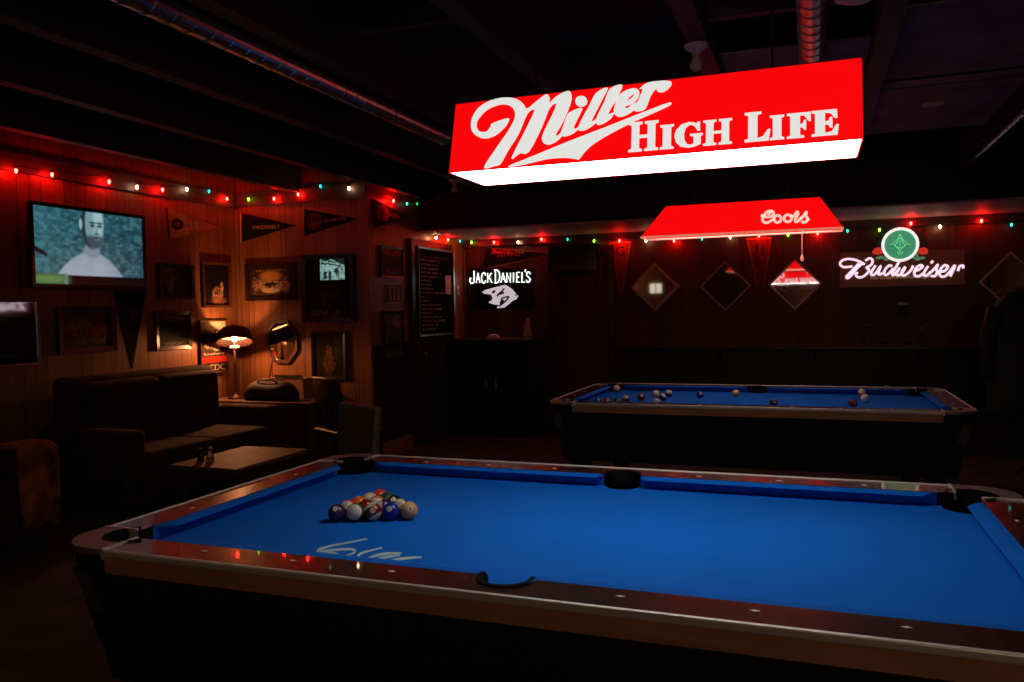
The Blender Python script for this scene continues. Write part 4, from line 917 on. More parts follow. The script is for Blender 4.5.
framed('A', 247, 263, 297, 300.5, 'ornate brown and gold print in a dark frame, centre of the alcove wall', beer, .04, 'frame_dark', group='pictures on the panelled walls', nx=70, ny=50)
bs = framed('A', 303, 254, 355, 322, 'large black framed bar sign with a glowing white building panel', blotch((.006, .004, .006), [((.07, .02, .015), .5, .72, .12, .14), ((.10, .045, .03), .5, .93, .42, .06), ((.02, .01, .03), .5, .6, .3, .2)], 31), .05, cat='bar sign', name='bar_sign', nx=60, ny=70)
def bld(S, T):
    C = base(S, (.004, .012, .01)); n = noise(S, T, 20, 3); C = over(C, ((T > .32 + .2 * np.abs(S - .3)) & (n > .36)).astype(float), (.30, .52, .46)); C = over(C, rect(S, T, .12, .26, .62, .95) + rect(S, T, .34, .46, .62, 1) + ell(S, T, .66, .62, .07, .14), (.01, .03, .025))
    C = over(C, (np.abs(T - .12 - .6 * np.abs(S - .45)) < .035) * (n > .4), (.26, .46, .40)); C = over(C, (np.abs(T - .25 - .25 * (S - .4)) < .03) * (n > .35), (.26, .46, .4)); C = over(C, rect(S, T, .02, .08, .08, 1) * (n > .45), (.22, .4, .35)); return C
aq = [wl({'_s': bs.location.x, '_z': bs.location.z}, 'A', u, v) for u, v in ((321, 257.5), (346, 279.5))]
link('lit_panel', paint_mesh('lit_panel', aq[1][0] - aq[0][0], aq[0][1] - aq[1][1], 44, 40, bld), M['litprint'], bs, ((aq[0][0] + aq[1][0]) / 2, (aq[0][1] + aq[1][1]) / 2, .02))
framed('A', 313, 331, 347, 379, 'dim portrait print in a dark frame low on the alcove wall by the menu wall', blotch((.012, .008, .008), [((.16, .06, .03), .5, .42, .12, .16), ((.10, .04, .02), .5, .7, .2, .25), ((.03, .03, .03), .8, .3, .15, .3)], 33), .03, group='pictures on the panelled walls')
# octagonal mirror
oc = wall_thing('octagonal_mirror', 'A', 283, 341.5, 'dark framed octagonal mirror right of the corner lamp', 'mirror')
ra = .188; oct_o = [(ra * 1.08 * math.cos(PI / 8 + k * PI / 4), ra * 1.25 * math.sin(PI / 8 + k * PI / 4)) for k in range(8)]
link('frame', shape_mesh('frame', [oct_o, [(x * .84, y * .84) for x, y in oct_o]], 0, .03), M['frame_brown'], oc)
link('mirror_glass', shape_mesh('mirror_glass', [[(x * .86, y * .86) for x, y in oct_o]], .006, .014), M['mirror_dim'], oc)
# menu wall
framed('C', 379, 247, 402, 278, 'small framed certificate with a red top on the menu wall', blotch((.07, .055, .045), [((.55, .04, .02), .5, .08, .5, .18), ((.02, .015, .012), .5, .5, .36, .2), ((.14, .12, .10), .5, .85, .4, .1)], 41), .022, 'frame_dark', group='small frames on the menu wall')
framed('C', 386, 285, 400, 303, 'little metal sign of upright bars between two frames on the menu wall', lambda S, T: over(over(base(S, (.42, .42, .40)), (np.sin(S * 20) > .2) * ((T > .15) & (T < .85)), (.02, .02, .02)), rect(S, T, 0, 1, .9, 1), (.1, .1, .1)), .008, 'silver', cat='sign', name='small_sign', d=.015)
framed('C', 382, 311, 402, 357, 'black framed grey photograph on the menu wall above the rail', blotch((.10, .10, .09), [((.02, .02, .02), .4, .35, .35, .1), ((.01, .012, .03), .5, .7, .4, .18), ((.22, .21, .18), .7, .2, .25, .15)], 42), .02, 'frame_dark', group='small frames on the menu wall')
# menu board
cb = framed('C', 414, 249, 450, 335.5, 'black menu board with rows of white handwriting hung on the dark door', lambda S, T: base(S, (.004, .004, .005)), .022, 'silver', cat='menu board', name='menu_board', nx=4, ny=4, d=.02, pm='slate')
cb.location.x += .045
w_, h_ = cb['_w'], cb['_h']
rows_ = [('DRINK SPECIALS', .80, .04, -.33), ('PBR DRAFT 2', .55, 0, 0), ('COORS LT 3', .48, 0, 0), ('WELL DRINKS', .50, 0, 0), ('MILLER PINT 3', .60, 0, 0), ('BUD LIGHT 3', .52, 0, 0), ('WINE 5', .30, 0, 0), ('FOOD', .30, 0, 0), ('NACHOS', .34, 0, 0), ('CHIPS & QUESO', .78, 0, 0), ('B L T', .22, 0, 0), ('WINGS', .24, 0, 0), ('HOT CHICKEN', .56, 0, 0), ('GRILLED CHEESE', .62, 0, 0), ('FRIES', .3, 0, 0), ('HOT DOG 4', .6, 0, 0), ('TOTS & DIPS', .72, 0, 0), ('PIZZA 8', .48, 0, 0), ('COKE', .4, 0, 0)]
M['chalk_w'] = mat('white_chalk', (.8, .8, .78), .8); M['chalk_y'] = mat('tan_chalk', (.32, .25, .15), .8)
yy = h_ / 2 - .075
for i, (s_, ww, _, _) in enumerate(rows_):
    hh3 = .035 if i else .045
    link('writing', text_mesh('writing', s_, ww * (w_ - .1), hh3 * .62, .0008), M['chalk_y'] if i == 0 else M['chalk_w'], cb, (-w_ / 2 + .05 + (.05 if i == 0 else .02), yy - hh3, .0092)); yy -= (h_ - .13) / len(rows_)
bm = bmesh.new(); box(bm, w_ * .24, w_ * .40, -.02, h_ * .5 * .40, .009, .011); obj('price_card', bm, M['paper'], cb)

def pennant(wall, pts, label, f, edge='dark_plain', vert=False, name='pennant'):
    """pts: top and bottom corners of the wide end, then the tip, in photograph positions"""
    a, b, c = [wall_uv(wall, *p) for p in pts]
    cx = (a[0] + b[0] + c[0] * 1) / 3; cz = (a[1] + b[1] + c[1]) / 3
    o = tag(empty(name, wall_pt(wall, cx, cz, .002), ROT[wall]), label, 'pennant', 'sports pennants on the walls')
    A, B, Cp = [(p[0] - cx, p[1] - cz) for p in (a, b, c)]
    def outl(S, T, w0, h0):
        k = max(1 - S, .03); m0 = ((A[0] + B[0]) / 2, (A[1] + B[1]) / 2); ex = (m0[0] + (Cp[0] - m0[0]) * S, m0[1] + (Cp[1] - m0[1]) * S)
        dx, dy = (A[0] - B[0]) / 2, (A[1] - B[1]) / 2; t = (1 - 2 * T) * k; return ex[0] + dx * t, ex[1] + dy * t
    me = paint_mesh('felt', 1, 1, 60, 30, f, .004, outl); fo = link('felt', me, M['print_matt'], o)
    md = fo.modifiers.new('thick', 'SOLIDIFY'); md.thickness = .003; md.offset = -1
    bm = bmesh.new(); hb = Vector((A[0] - B[0], A[1] - B[1])).normalized(); ev = Vector((Cp[0] - A[0], Cp[1] - A[1])).normalized() * .02
    ngon(bm, [B, (B[0] + ev.x, B[1] + ev.y), (A[0] + ev.x, A[1] + ev.y), A], .005, .007); obj('edge_band', bm, M.get(edge, M['frame_dark']), o)
    o['_o'] = (A[0], A[1]); return o, A, B, Cp
M['felt_gold'] = mat('gold_felt', (.45, .30, .10), .95); M['felt_white'] = mat('white_felt', (.45, .40, .34), .95); M['felt_blackl'] = mat('black_felt', (.012, .01, .01), .95); M['felt_red'] = mat('red_felt', (.4, .03, .02), .95)
def yelf(S, T):
    C = base(S, (.48, .30, .12)) * (.75 + .5 * noise(S, T, 12, 2)[..., None]); C = over(C, (S > .38), (.38, .10, .04)); C = over(C, ell(S, T, .19, .5, .11, .22, .2), (.03, .012, .01)); C = over(C, ell(S, T, .19, .5, .05, .1, .3), (.25, .12, .05))
    C = over(C, rect(S, T, .40, .46, .2, .8) + rect(S, T, .52, .57, .22, .78), (.45, .26, .12)); return C
pennant('L', ((165, 207.5), (168, 239.5), (219, 227)), 'yellowish pennant with a round dark emblem on the left wall', yelf, 'felt_blackl')
o, A_, B_, C_ = pennant('A', ((240.5, 213), (240.5, 242.5), (296, 225.5)), 'black pennant with gold capitals on the alcove wall beside the corner', lambda S, T: base(S, (.010, .008, .008)), 'felt_gold')
link('pennant_lettering', text_mesh('pennant_lettering', 'VANDERBILT', (C_[0] - A_[0]) * .50, .035, .001), M['felt_gold'], o, (A_[0] + (C_[0] - A_[0]) * .22, -.018 + (C_[1] + 0) * 0 + (A_[1] + B_[1]) / 2 * .5 + C_[1] * .5 - .0, .0055), (0, 0, -.02))
def stf(S, T):
    C = base(S, (.016, .008, .012)); C = over(C, ell(S, T, .20, .5, .15, .38, .1), (.09, .04, .03)); C = over(C, ell(S, T, .20, .38, .09, .10, .5), (.03, .07, .03)); C = over(C, ell(S, T, .20, .62, .10, .12, .5), (.16, .03, .02)); return C
o, A_, B_, C_ = pennant('A', ((304.5, 209), (304.5, 236), (359, 219)), 'dark pennant with a round seal and pale capitals right of the gold lettered one', stf, 'felt_blackl')
link('pennant_lettering', text_mesh('pennant_lettering', 'STANFORD', (C_[0] - A_[0]) * .40, .034, .001), M['felt_white'], o, (A_[0] + (C_[0] - A_[0]) * .38, (A_[1] + B_[1]) / 2 * .4 + C_[1] * .6 - .018, .0055), (0, 0, .06))
def hdf(S, T):
    C = base(S, (.02, .008, .008)); C = over(C, ell(S, T, .25, .42, .16, .38, .15), (.26, .13, .08)); C = over(C, ell(S, T, .32, .62, .07, .2, .3), (.35, .02, .015)); C = over(C, ell(S, T, .2, .5, .05, .25, .3), (.03, .01, .01)); return C
o, A_, B_, C_ = pennant('C', ((373, 199), (374, 228), (409, 217)), 'dark pennant with a feathery round head under the red bulb on the menu wall', hdf, 'felt_blackl')
link('pennant_lettering', text_mesh('pennant_lettering', 'WASH', .22, .05, .001), M['felt_white'], o, (A_[0] + .30, -.02, .0055))
def rdf(S, T):
    C = base(S, (.012, .010, .011)); C = over(C, rect(S, T, .1, .55, .02, .3) * (noise(S, T, 16, 8) > .45), (.40, .08, .03)); C = over(C, (T < .04) | (T > .95), (.3, .2, .15)); return C
o, A_, B_, C_ = pennant('F', ((487, 247), (481, 270), (556, 253.5)), 'dark pennant with orange letters above the white neon capitals', rdf, 'felt_blackl')
link('pennant_lettering', text_mesh('pennant_lettering', 'TITANS', .30, .06, .001), M['felt_red'], o, (A_[0] + .12, 0.0, .0055), (0, 0, .02))
def gf(S, T):
    C = base(S, (.22, .07, .035)) * (.7 + .6 * noise(S, T, 10, 5)[..., None]); C = over(C, (T < .07) | (T > .93), (.34, .2, .12)); C = over(C, rect(S, T, .5, .72, .3, .7) * .6, (.10, .03, .015)); return C
o, A_, B_, C_ = pennant('F', ((631.5, 241), (609, 242), (621, 300)), 'upright orange brown pennant with a dark letter left of the pale framed mirror', gf, 'felt_gold')
link('pennant_lettering', text_mesh('pennant_lettering', 'G', .10, .10, .001), M['felt_blackl'], o, (-.05, A_[1] - .16, .0055))
def sf(S, T):
    C = base(S, (.16, .05, .028)); C = over(C, (T < .07) | (T > .93), (.3, .17, .10)); C = over(C, ell(S, T, .3, .5, .22, .3, .2) * (noise(S, T, 14, 3) > .52), (.03, .02, .02)); return C
pennant('F', ((772, 237), (746, 238), (761, 306)), 'upright brown pennant hanging between two diamond mirrors', sf, 'felt_gold')
def df(S, T): return over(base(S, (.012, .01, .012)), ell(S, T, .3, .4, .1, .2, .3), (.08, .07, .06))
pennant('L', ((146, 290), (113, 292), (132, 368)), 'black upright pennant hanging under the television right end', df, 'felt_blackl')

# ------------------------------------------------------------------ far wall fittings
sw_ = wall_thing('light_switch', 'F', 610.3, 303, 'beige light switch plate below the orange brown upright pennant', 'light switch')
bm = bmesh.new(); box(bm, -.04, .04, -.06, .06, 0, .006); obj('plate', bm, M['plastic'], sw_, bevel=.003)
bm = bmesh.new(); box(bm, -.006, .006, -.012, .012, .006, .016); obj('toggle', bm, M['porcelain'], sw_)
s2 = wall_thing('light_switch', 'C', 462.5 - 4, 289, 'white switch plate on the bare panelling between menu board and far corner', 'light switch')
s2.location = (XC + .002, 6.19 - .10, 1.50); bm = bmesh.new(); box(bm, -.035, .035, -.06, .06, 0, .006); obj('plate', bm, M['porcelain'], s2, bevel=.003); bm = bmesh.new(); box(bm, -.006, .006, -.012, .012, .006, .016); obj('toggle', bm, M['plastic'], s2)
s2.location = (XC + .002, 6.45, 1.68)
sc2 = wall_thing('wall_monitor', 'F', 575.5, 259, 'black switched off screen above the far door', 'monitor')
a_ = wl(sc2, 'F', 550.5, 247); b_ = wl(sc2, 'F', 601, 272)
obj('casing', ring_bm(b_[0] - a_[0], a_[1] - b_[1], .02, .05), M['black'], sc2, (0, 0, .055)); bm = bmesh.new(); box(bm, a_[0] + .015, b_[0] - .015, b_[1] + .015, a_[1] - .015, .055, .08); obj('dark_screen', bm, M['black_gloss'], sc2)
bm = bmesh.new(); box(bm, -.08, .08, -.08, .08, 0, .055); obj('wall_mount', bm, M['black'], sc2)
# thermostat box low on the wall
th = wall_thing('wall_box', 'F', 902, 309, 'small dark box on the wall below the script neon', 'wall box')
bm = bmesh.new(); box(bm, -.05, .05, -.07, .07, 0, .03); obj('case', bm, M['black'], th, bevel=.005); bm = bmesh.new(); box(bm, -.045, .045, .04, .066, .03, .034); obj('cap_strip', bm, M['frame_grey'], th)

# drink ledge along the far wall
lx0, lx1 = -1.30, 2.70
lg = tag(empty('drink_ledge', ((lx0 + lx1) / 2, YF - .16, 0)), 'long dark drink ledge with boarded front under the diamond mirrors', 'ledge')
def lo_(x0, x1, y0, y1, z0, z1): cx, cy = (lx0 + lx1) / 2, YF - .16; return (x0 - cx, x1 - cx, y0 - cy, y1 - cy, z0, z1)
bm = bmesh.new(); box(bm, *lo_(lx0, lx1, YF - .33, YF - .003, .985, 1.012)); obj('top_board', bm, M['shelf'], lg, bevel=.004)
bm = bmesh.new(); box(bm, *lo_(lx0 + .03, lx1 - .03, YF - .24, YF - .22, .0, .985)); obj('front_board', bm, M['black'], lg)
for k in range(5):
    x = lx0 + .12 + k * (lx1 - lx0 - .24) / 4
    bm = bmesh.new(); hexa(bm, [(x - .015 - (lx0 + lx1) / 2, -.06, .82), (x + .015 - (lx0 + lx1) / 2, -.06, .82), (x + .015 - (lx0 + lx1) / 2, -.05, .82), (x - .015 - (lx0 + lx1) / 2, -.05, .82)], [(x - .015 - (lx0 + lx1) / 2, -.16, 0.984), (x + .015 - (lx0 + lx1) / 2, -.16, 0.984), (x + .015 - (lx0 + lx1) / 2, -.05, 0.984), (x - .015 - (lx0 + lx1) / 2, -.05, 0.984)]); obj('bracket', bm, M['darktrim'], lg)
def bottle(u, label, h=.20, r=.03):
    x = at(u, 340, y=YF - .2).x; t = tag(empty('bottle', (x, YF - .2, 1.0125)), label, 'bottle', 'bottles and glasses on the drink ledge')
    bm = bmesh.new(); lathe(bm, [(0, 0), (r, 0), (r, h * .55), (r * .42, h * .75), (r * .4, h), (0, h)], 16); obj('body', bm, M['glass'], t, smooth=True)
    bm = bmesh.new(); lathe(bm, [(r * .46, h), (r * .46, h + .014), (0, h + .014)], 12); obj('cap', bm, M['silver'], t); return t
def glass(u, label, h=.10):
    x = at(u, 343, y=YF - .15).x; t = tag(empty('drinking_glass', (x, YF - .15, 1.0125)), label, 'glass', 'bottles and glasses on the drink ledge')
    bm = bmesh.new(); lathe(bm, [(0, .0), (.028, 0), (.036, h), (.033, h), (.026, .008), (0, .008)], 18); obj('tumbler', bm, M['glass'], t, smooth=True); return t
bottle(867.5, 'clear bottle with silver cap at the left of the ledge clutter'); glass(883, 'low drinking glass right of the left silver capped bottle', .05)
glass(908, 'low drinking glass left of the right silver capped bottle', .05); bottle(922.5, 'clear bottle with silver cap at the right of the ledge clutter', .17)
# cabinet under the white neon
cbx = tag(empty('service_counter', (-2.74, YF - .28, 0)), 'black waist high counter with a pale edge under the white neon capitals', 'counter')
boxo('carcass', -.46, .46, -.22, .27, 0, 1.09, M['black'], cbx, .004)
boxo('worktop', -.49, .49, -.26, .276, 1.09, 1.12, M['shelf'], cbx, .004)
boxo('edge_strip', -.49, .49, -.266, -.2605, 1.095, 1.118, M['frame_grey'], cbx)
for s in (-.23, .23):
    dd = boxo('door', s - .22, s + .22, -.238, -.2205, .08, 1.05, M['black_gloss'], cbx, .004); bm = bmesh.new(); tube(bm, [(s - .17 * (1 if s < 0 else -1) * -1, -.25, .55), (s - .17 * (1 if s < 0 else -1) * -1, -.25, .67)], .005, 8); obj('handle', bm, M['silver'], dd)
x = at(528, 322, y=YF - .1).x
t = tag(empty('napkin_holder', (x, YF - .12, 1.1205)), 'upright pale folded card at the right end of the black counter', 'card')
bm = bmesh.new(); hexa(bm, [(-.05, -.03, 0), (.05, -.03, 0), (.05, .03, 0), (-.05, .03, 0)], [(-.012, -.006, .22), (.022, -.006, .22), (.022, .006, .22), (-.012, .006, .22)]); obj('card', bm, M['plastic'], t, bevel=.004)
boxo('card_base', -.055, .055, -.035, .035, -.0003, .006, M['black'], t)
x = at(494, 336, y=YF - .2).x
t = tag(empty('cloth_rag', (x, YF - .22, 1.1205)), 'crumpled white bar cloth on the black counter', 'cloth')
bm = bmesh.new(); bmesh.ops.create_icosphere(bm, subdivisions=3, radius=1)
rg = random.Random(5)
for v in bm.verts: k = 1 + .25 * math.sin(7 * v.co.x + 3 * v.co.y) * math.cos(5 * v.co.y + 4 * v.co.z) + .08 * rg.random(); v.co = Vector((v.co.x * .075 * k, v.co.y * .05 * k, max(0, v.co.z) * .035 * k))
obj('rag', bm, M['paper'], t, smooth=True)

# ------------------------------------------------------------------ corner lamp on an end table
lp = at(234.5, 342, y=4.0)
et = tag(empty('end_table', (-4.20, 4.05, 0)), 'long dark side table in the alcove carrying the lamp and a black bag', 'table')
boxo('table_top', -.55, .62, -.26, .28, .60, .625, M['tabletop'], et, .005)
for sx in (-.50, .57):
    for sy in (-.22, .24): boxo('leg', sx - .02, sx + .02, sy - .02, sy + .02, 0, .60, M['darktrim'], et)
LP = Vector((lp.x, 4.0, .6255))
la = tag(empty('table_lamp', LP), 'lit table lamp with dark red shade in the alcove corner', 'lamp')
zl = 1.150 - LP.z
bm = bmesh.new(); lathe(bm, [(0, 0), (.085, 0), (.085, .012), (.03, .03), (.016, .06), (.012, .30), (.02, .34), (.011, .38), (.011, zl + .02), (0, zl + .02)], 20); obj('base', bm, M['oldbronze'], la, smooth=True)
TILT = Matrix.Rotation(D(20), 4, Vector((-.77, -.63, 0)))     # the shade leans over, open side towards the room
def tilted(o): o.matrix_local = Matrix.Translation((0, 0, zl + .06)) @ TILT; return o
bm = bmesh.new(); lathe(bm, [(.168, -.045), (.164, .005), (.146, .062), (.118, .09), (.116, .087), (.147, .059), (.160, .003), (.164, -.045), (.168, -.045)], 36); sh = tilted(obj('lamp_shade', bm, M['shade'], la, smooth=True))
bm = bmesh.new(); lathe(bm, [(.166, -.043), (.162, .003), (.145, .057), (.116, .084)], 36); obj('shade_lining', bm, M['shade_in'], sh, smooth=True)
bm = bmesh.new(); lathe(bm, [(0, -.035), (.018, -.030), (.028, -.005), (.018, .03), (.012, .04), (0, .04)], 16); tilted(obj('bulb', bm, M['lampbulb'], la, smooth=True))
bm = bmesh.new(); box(bm, -.04, .04, -.02, .02, zl - .035, zl - .012); obj('switch_housing', bm, M['paper'], la)
ld = bpy.data.lights.new('lamp_light', 'POINT'); ld.energy = 20; ld.color = (1, .37, .13); ld.shadow_soft_size = .03
lo_o = bpy.data.objects.new('lamp_light', ld); COL.objects.link(lo_o); lo_o.parent = la; lo_o.location = (0.050, -.050, zl + .060)
# lamp cord rising from the table
bm = bmesh.new()
c0, c1, c2 = at(269, 380, y=4.09), at(272, 362, y=4.09), at(281, 352, y=4.09)
cc_ = tag(empty('reading_light', (c0.x, 4.09, .6255)), 'thin bent dark arm standing on the end table below the octagonal mirror', 'lamp arm')
tube(bm, [Vector((0, 0, .0)), Vector((0, 0, c0.z - .6255)), Vector((c1.x - c0.x, 0, c1.z - .6255)), Vector((c2.x - c0.x, 0, c2.z - .6255))], .006, 8); obj('arm', bm, M['oldbronze'], cc_); bm = bmesh.new(); lathe(bm, [(0, 0), (.024, 0), (.024, .01), (0, .014)], 18); obj('foot', bm, M['black'], cc_)

# ------------------------------------------------------------------ seating
def cushion_box(bm, x0, x1, y0, y1, z0, z1, r=.05):
    bx = bmesh.new(); box(bx, x0, x1, y0, y1, z0, z1); bmesh.ops.bevel(bx, geom=bx.edges[:], offset=r, segments=4, profile=.6, affect='EDGES')
    me = bpy.data.meshes.new('t'); bx.to_mesh(me); bx.free(); bm.from_mesh(me); bpy.data.meshes.remove(me)
def sofa(x0, x1, y0, y1, label, hb, seats, m='sofa', facing='x'):
    """couch against the left wall, facing the tables"""
    o = tag(empty('sofa', (x0, (y0 + y1) / 2, 0)), label, 'sofa', 'sofas along the left wall'); L = y1 - y0; Dp = x1 - x0
    bm = bmesh.new(); cushion_box(bm, 0, Dp, -L / 2, L / 2, .08, .30, .03); obj('base', bm, M[m], o, smooth=True)
    bm = bmesh.new(); cushion_box(bm, .0, .24, -L / 2 + .12, L / 2 - .12, .28, hb, .07); obj('backrest', bm, M[m], o, smooth=True)
    for k in range(seats):
        a = -L / 2 + .17 + k * (L - .34) / seats; b = a + (L - .34) / seats
        bm = bmesh.new(); cushion_box(bm, .2, Dp + .01, a + .004, b - .004, .28, .45, .045); obj('seat_cushion', bm, M[m], o, smooth=True)
        bm = bmesh.new(); cushion_box(bm, .14, .34, a + .004, b - .004, .43, hb - .04, .06); obj('back_cushion', bm, M[m], o, smooth=True)
    for s in (-1, 1):
        bm = bmesh.new(); ys = sorted((s * L / 2, s * (L / 2 - .17))); cushion_box(bm, .02, Dp, ys[0], ys[1], .10, .62, .06); obj('arm', bm, M[m], o, smooth=True)
    for a in (.06, Dp - .08):
        for s in (-1, 1): boxo('foot', a - .025, a + .025, s * (L / 2 - .08) - .025, s * (L / 2 - .08) + .025, 0, .085, M['darktrim'], o)
    return o
sofa(-4.70, -3.82, 1.98, 3.74, 'dark patterned sofa below the television with a high back', .98, 2)
THY = 1.22
sofa(-4.70, -3.80, -.50, THY + .13, 'dark patterned sofa at the left edge with an added rust throw over its arm', .92, 2)
# rust throw added; its colour stands for light on the near sofa's arm
M['overlay'] = mat('rust_light_patch', (.26, .07, .015), .95, bump=.6, bscale=60, var=.93, vscale=9)
th2 = tag(empty('lit_arm_overlay', (-3.60, THY, 0)), 'added rust throw hanging over the arm of the left sofa', 'overlay_cloth')
bm = bmesh.new(); prof = [(-.42, .655), (-.30, .662), (-.22, .66), (-.185, .648), (-.172, .60), (-.168, .45), (-.165, .30), (-.160, .16)]; G = []
for i in range(15):
    y_ = -.13 + .26 * i / 14; row = []
    for j, (x_, z_) in enumerate(prof):
        wv = .010 * math.sin(i * 1.3 + j * .4) * (j / 7); row.append(bm.verts.new((x_ + abs(wv) + .008, y_ * (1 - .10 * math.sin(j)), z_ + .002 + (.012 * math.sin(i * .9) if j == 7 else 0))))
    G.append(row)
for A0, B0 in zip(G, G[1:]):
    for k in range(len(prof) - 1): bm.faces.new((A0[k], A0[k + 1], B0[k + 1], B0[k]))
o = obj('rust_sheet', bm, M['overlay'], th2, smooth=True); md = o.modifiers.new('t', 'SOLIDIFY'); md.thickness = .006; md.offset = 1
# bag and carton on the side table
bg = tag(empty('duffel_bag', (-4.10, 3.95, .6255)), 'black humped bag lying on the side table in the alcove', 'bag')
bm = bmesh.new(); rings = []; K = 22
for j in range(K + 1):
    t_ = j / K; x = -.30 + .60 * t_; e_ = max(.02, (1 - abs(2 * t_ - 1) ** 3.2)) ** .5; hgt = .185 * e_ * (1 + .06 * math.sin(9 * t_)); dp = .11 * e_
    rings.append([bm.verts.new((x, dp * math.cos(a), max(0.0, hgt / 2 + hgt / 2 * math.sin(a) * (1 if math.sin(a) > 0 else 1.0)))) for a in [2 * PI * k / 16 for k in range(16)]])
for A0, B0 in zip(rings, rings[1:]):
    for k in range(16): bm.faces.new((A0[k], A0[(k + 1) % 16], B0[(k + 1) % 16], B0[k]))
bm.faces.new(rings[0]); bm.faces.new(rings[-1][::-1]); obj('body', bm, M['jacket'], bg, smooth=True)
for y in (-.06, .06):
    bm = bmesh.new(); tube(bm, catmull([(-.12, .14), (-.09, .20), (0, .215), (.09, .20), (.12, .14)], 5) and [(a, y, b) for a, b in catmull([(-.12, .13), (-.09, .185), (0, .20), (.09, .185), (.12, .13)], 5)], .008, 8); obj('handle', bm, M['leather'], bg, smooth=True)
bx_ = tag(empty('carton', (-4.02, 4.20, .6255)), 'pale open carton behind the black bag on the side table', 'box')
bm = bmesh.new(); box(bm, -.16, .16, -.08, .08, 0, .19); obj('carton_body', bm, M['fascia'], bx_, bevel=.003)
bm = bmesh.new(); hexa(bm, [(-.16, -.08, .19), (.16, -.08, .19), (.16, -.077, .19), (-.16, -.077, .19)], [(-.16, -.10, .225), (.16, -.10, .225), (.16, -.097, .225), (-.16, -.097, .225)]); obj('flap', bm, M['paper'], bx_)
# second chair near the menu wall, light shell back, and the coffee tables
def side_chair(loc, rz, label, m):
    o = tag(empty('side_chair', loc, (0, 0, rz)), label, 'chair', 'chairs by the alcove')
    bm = bmesh.new(); cushion_box(bm, -.22, .22, -.22, .22, .42, .48, .025); obj('seat', bm, M[m], o, smooth=True)
    bm = bmesh.new(); cushion_box(bm, -.20, .20, -.02, .03, 0, .44, .02)
    for v in bm.verts: v.co.y += .18 + .10 * v.co.z; v.co.x *= 1 + .12 * v.co.z; v.co.y -= (v.co.x ** 2) * .6; v.co.z += .47
    obj('backrest', bm, M[m], o, smooth=True)
    for sx in (-1, 1):
        for sy in (-1, 1):
            bm = bmesh.new(); tube(bm, [(sx * .21, sy * .21, 0), (sx * .18, sy * .18, .43)], [.014, .02], 8); obj('leg', bm, M['darktrim'], o)
        bm = bmesh.new(); tube(bm, [(sx * .17, .17, .44), (sx * .17, .22, .70)], .012, 8); obj('back_support', bm, M['darktrim'], o)
    return o
cp = at(367, 403, z=.91)
side_chair((cp.x - .12, cp.y - .22, 0), D(-30), 'olive backed side chair beyond the near table far left corner', 'chairwood')
side_chair((-2.95, 3.45, 0), D(150), 'dark side chair between the alcove and the olive backed chair', 'leather')
def low_table(cx, cy, w_, d_, h, rz, label, m='tabletop'):
    o = tag(empty('coffee_table', (cx, cy, 0), (0, 0, rz)), label, 'table', 'low tables in front of the sofas')
    boxo('table_top', -w_ / 2, w_ / 2, -d_ / 2, d_ / 2, h - .03, h, M[m], o, .005)
    boxo('apron', -w_ / 2 + .04, w_ / 2 - .04, -d_ / 2 + .04, d_ / 2 - .04, h - .11, h - .03, M['darktrim'], o)
    for sx in (-1, 1):
        for sy in (-1, 1): boxo('leg', sx * (w_ / 2 - .06) - .025, sx * (w_ / 2 - .06) + .025, sy * (d_ / 2 - .06) - .025, sy * (d_ / 2 - .06) + .025, 0, h - .11, M['darktrim'], o)
    return o
low_table(-3.03, 2.19, .55, .78, .45, 0, 'square wooden coffee table with a glass shaker left of the near pool table')
ps = at(208, 461, z=.4505)
t = tag(empty('glass_shaker', (ps.x + .02, ps.y, .4503)), 'small glass shaker on the wooden coffee table', 'shaker')
bm = bmesh.new(); lathe(bm, [(0, 0), (.024, 0), (.026, .01), (.020, .06), (.014, .075), (0, .075)], 16); obj('jar', bm, M['glass'], t, smooth=True)
bm = bmesh.new(); lathe(bm, [(0, .0765), (.0155, .0765), (.0155, .09), (.008, .098), (0, .098)], 16); obj('cap', bm, M['silver'], t, smooth=True)
bm = bmesh.new(); lathe(bm, [(0, .003), (.018, .003), (.017, .03), (0, .03)], 12); obj('salt_fill', bm, M['salt'], t)
t = tag(empty('candle_jar', (ps.x - .05, ps.y - .01, .4503)), 'dark little jar beside the glass shaker on the coffee table', 'jar')
bm = bmesh.new(); lathe(bm, [(0, 0), (.022, 0), (.024, .03), (.022, .075), (.019, .075), (.019, .01), (0, .01)], 16); obj('jar', bm, M['black_gloss'], t, smooth=True); bm = bmesh.new(); lathe(bm, [(0, .0755), (.022, .0755), (.020, .086), (0, .088)], 14); obj('lid', bm, M['frame_dark'], t)

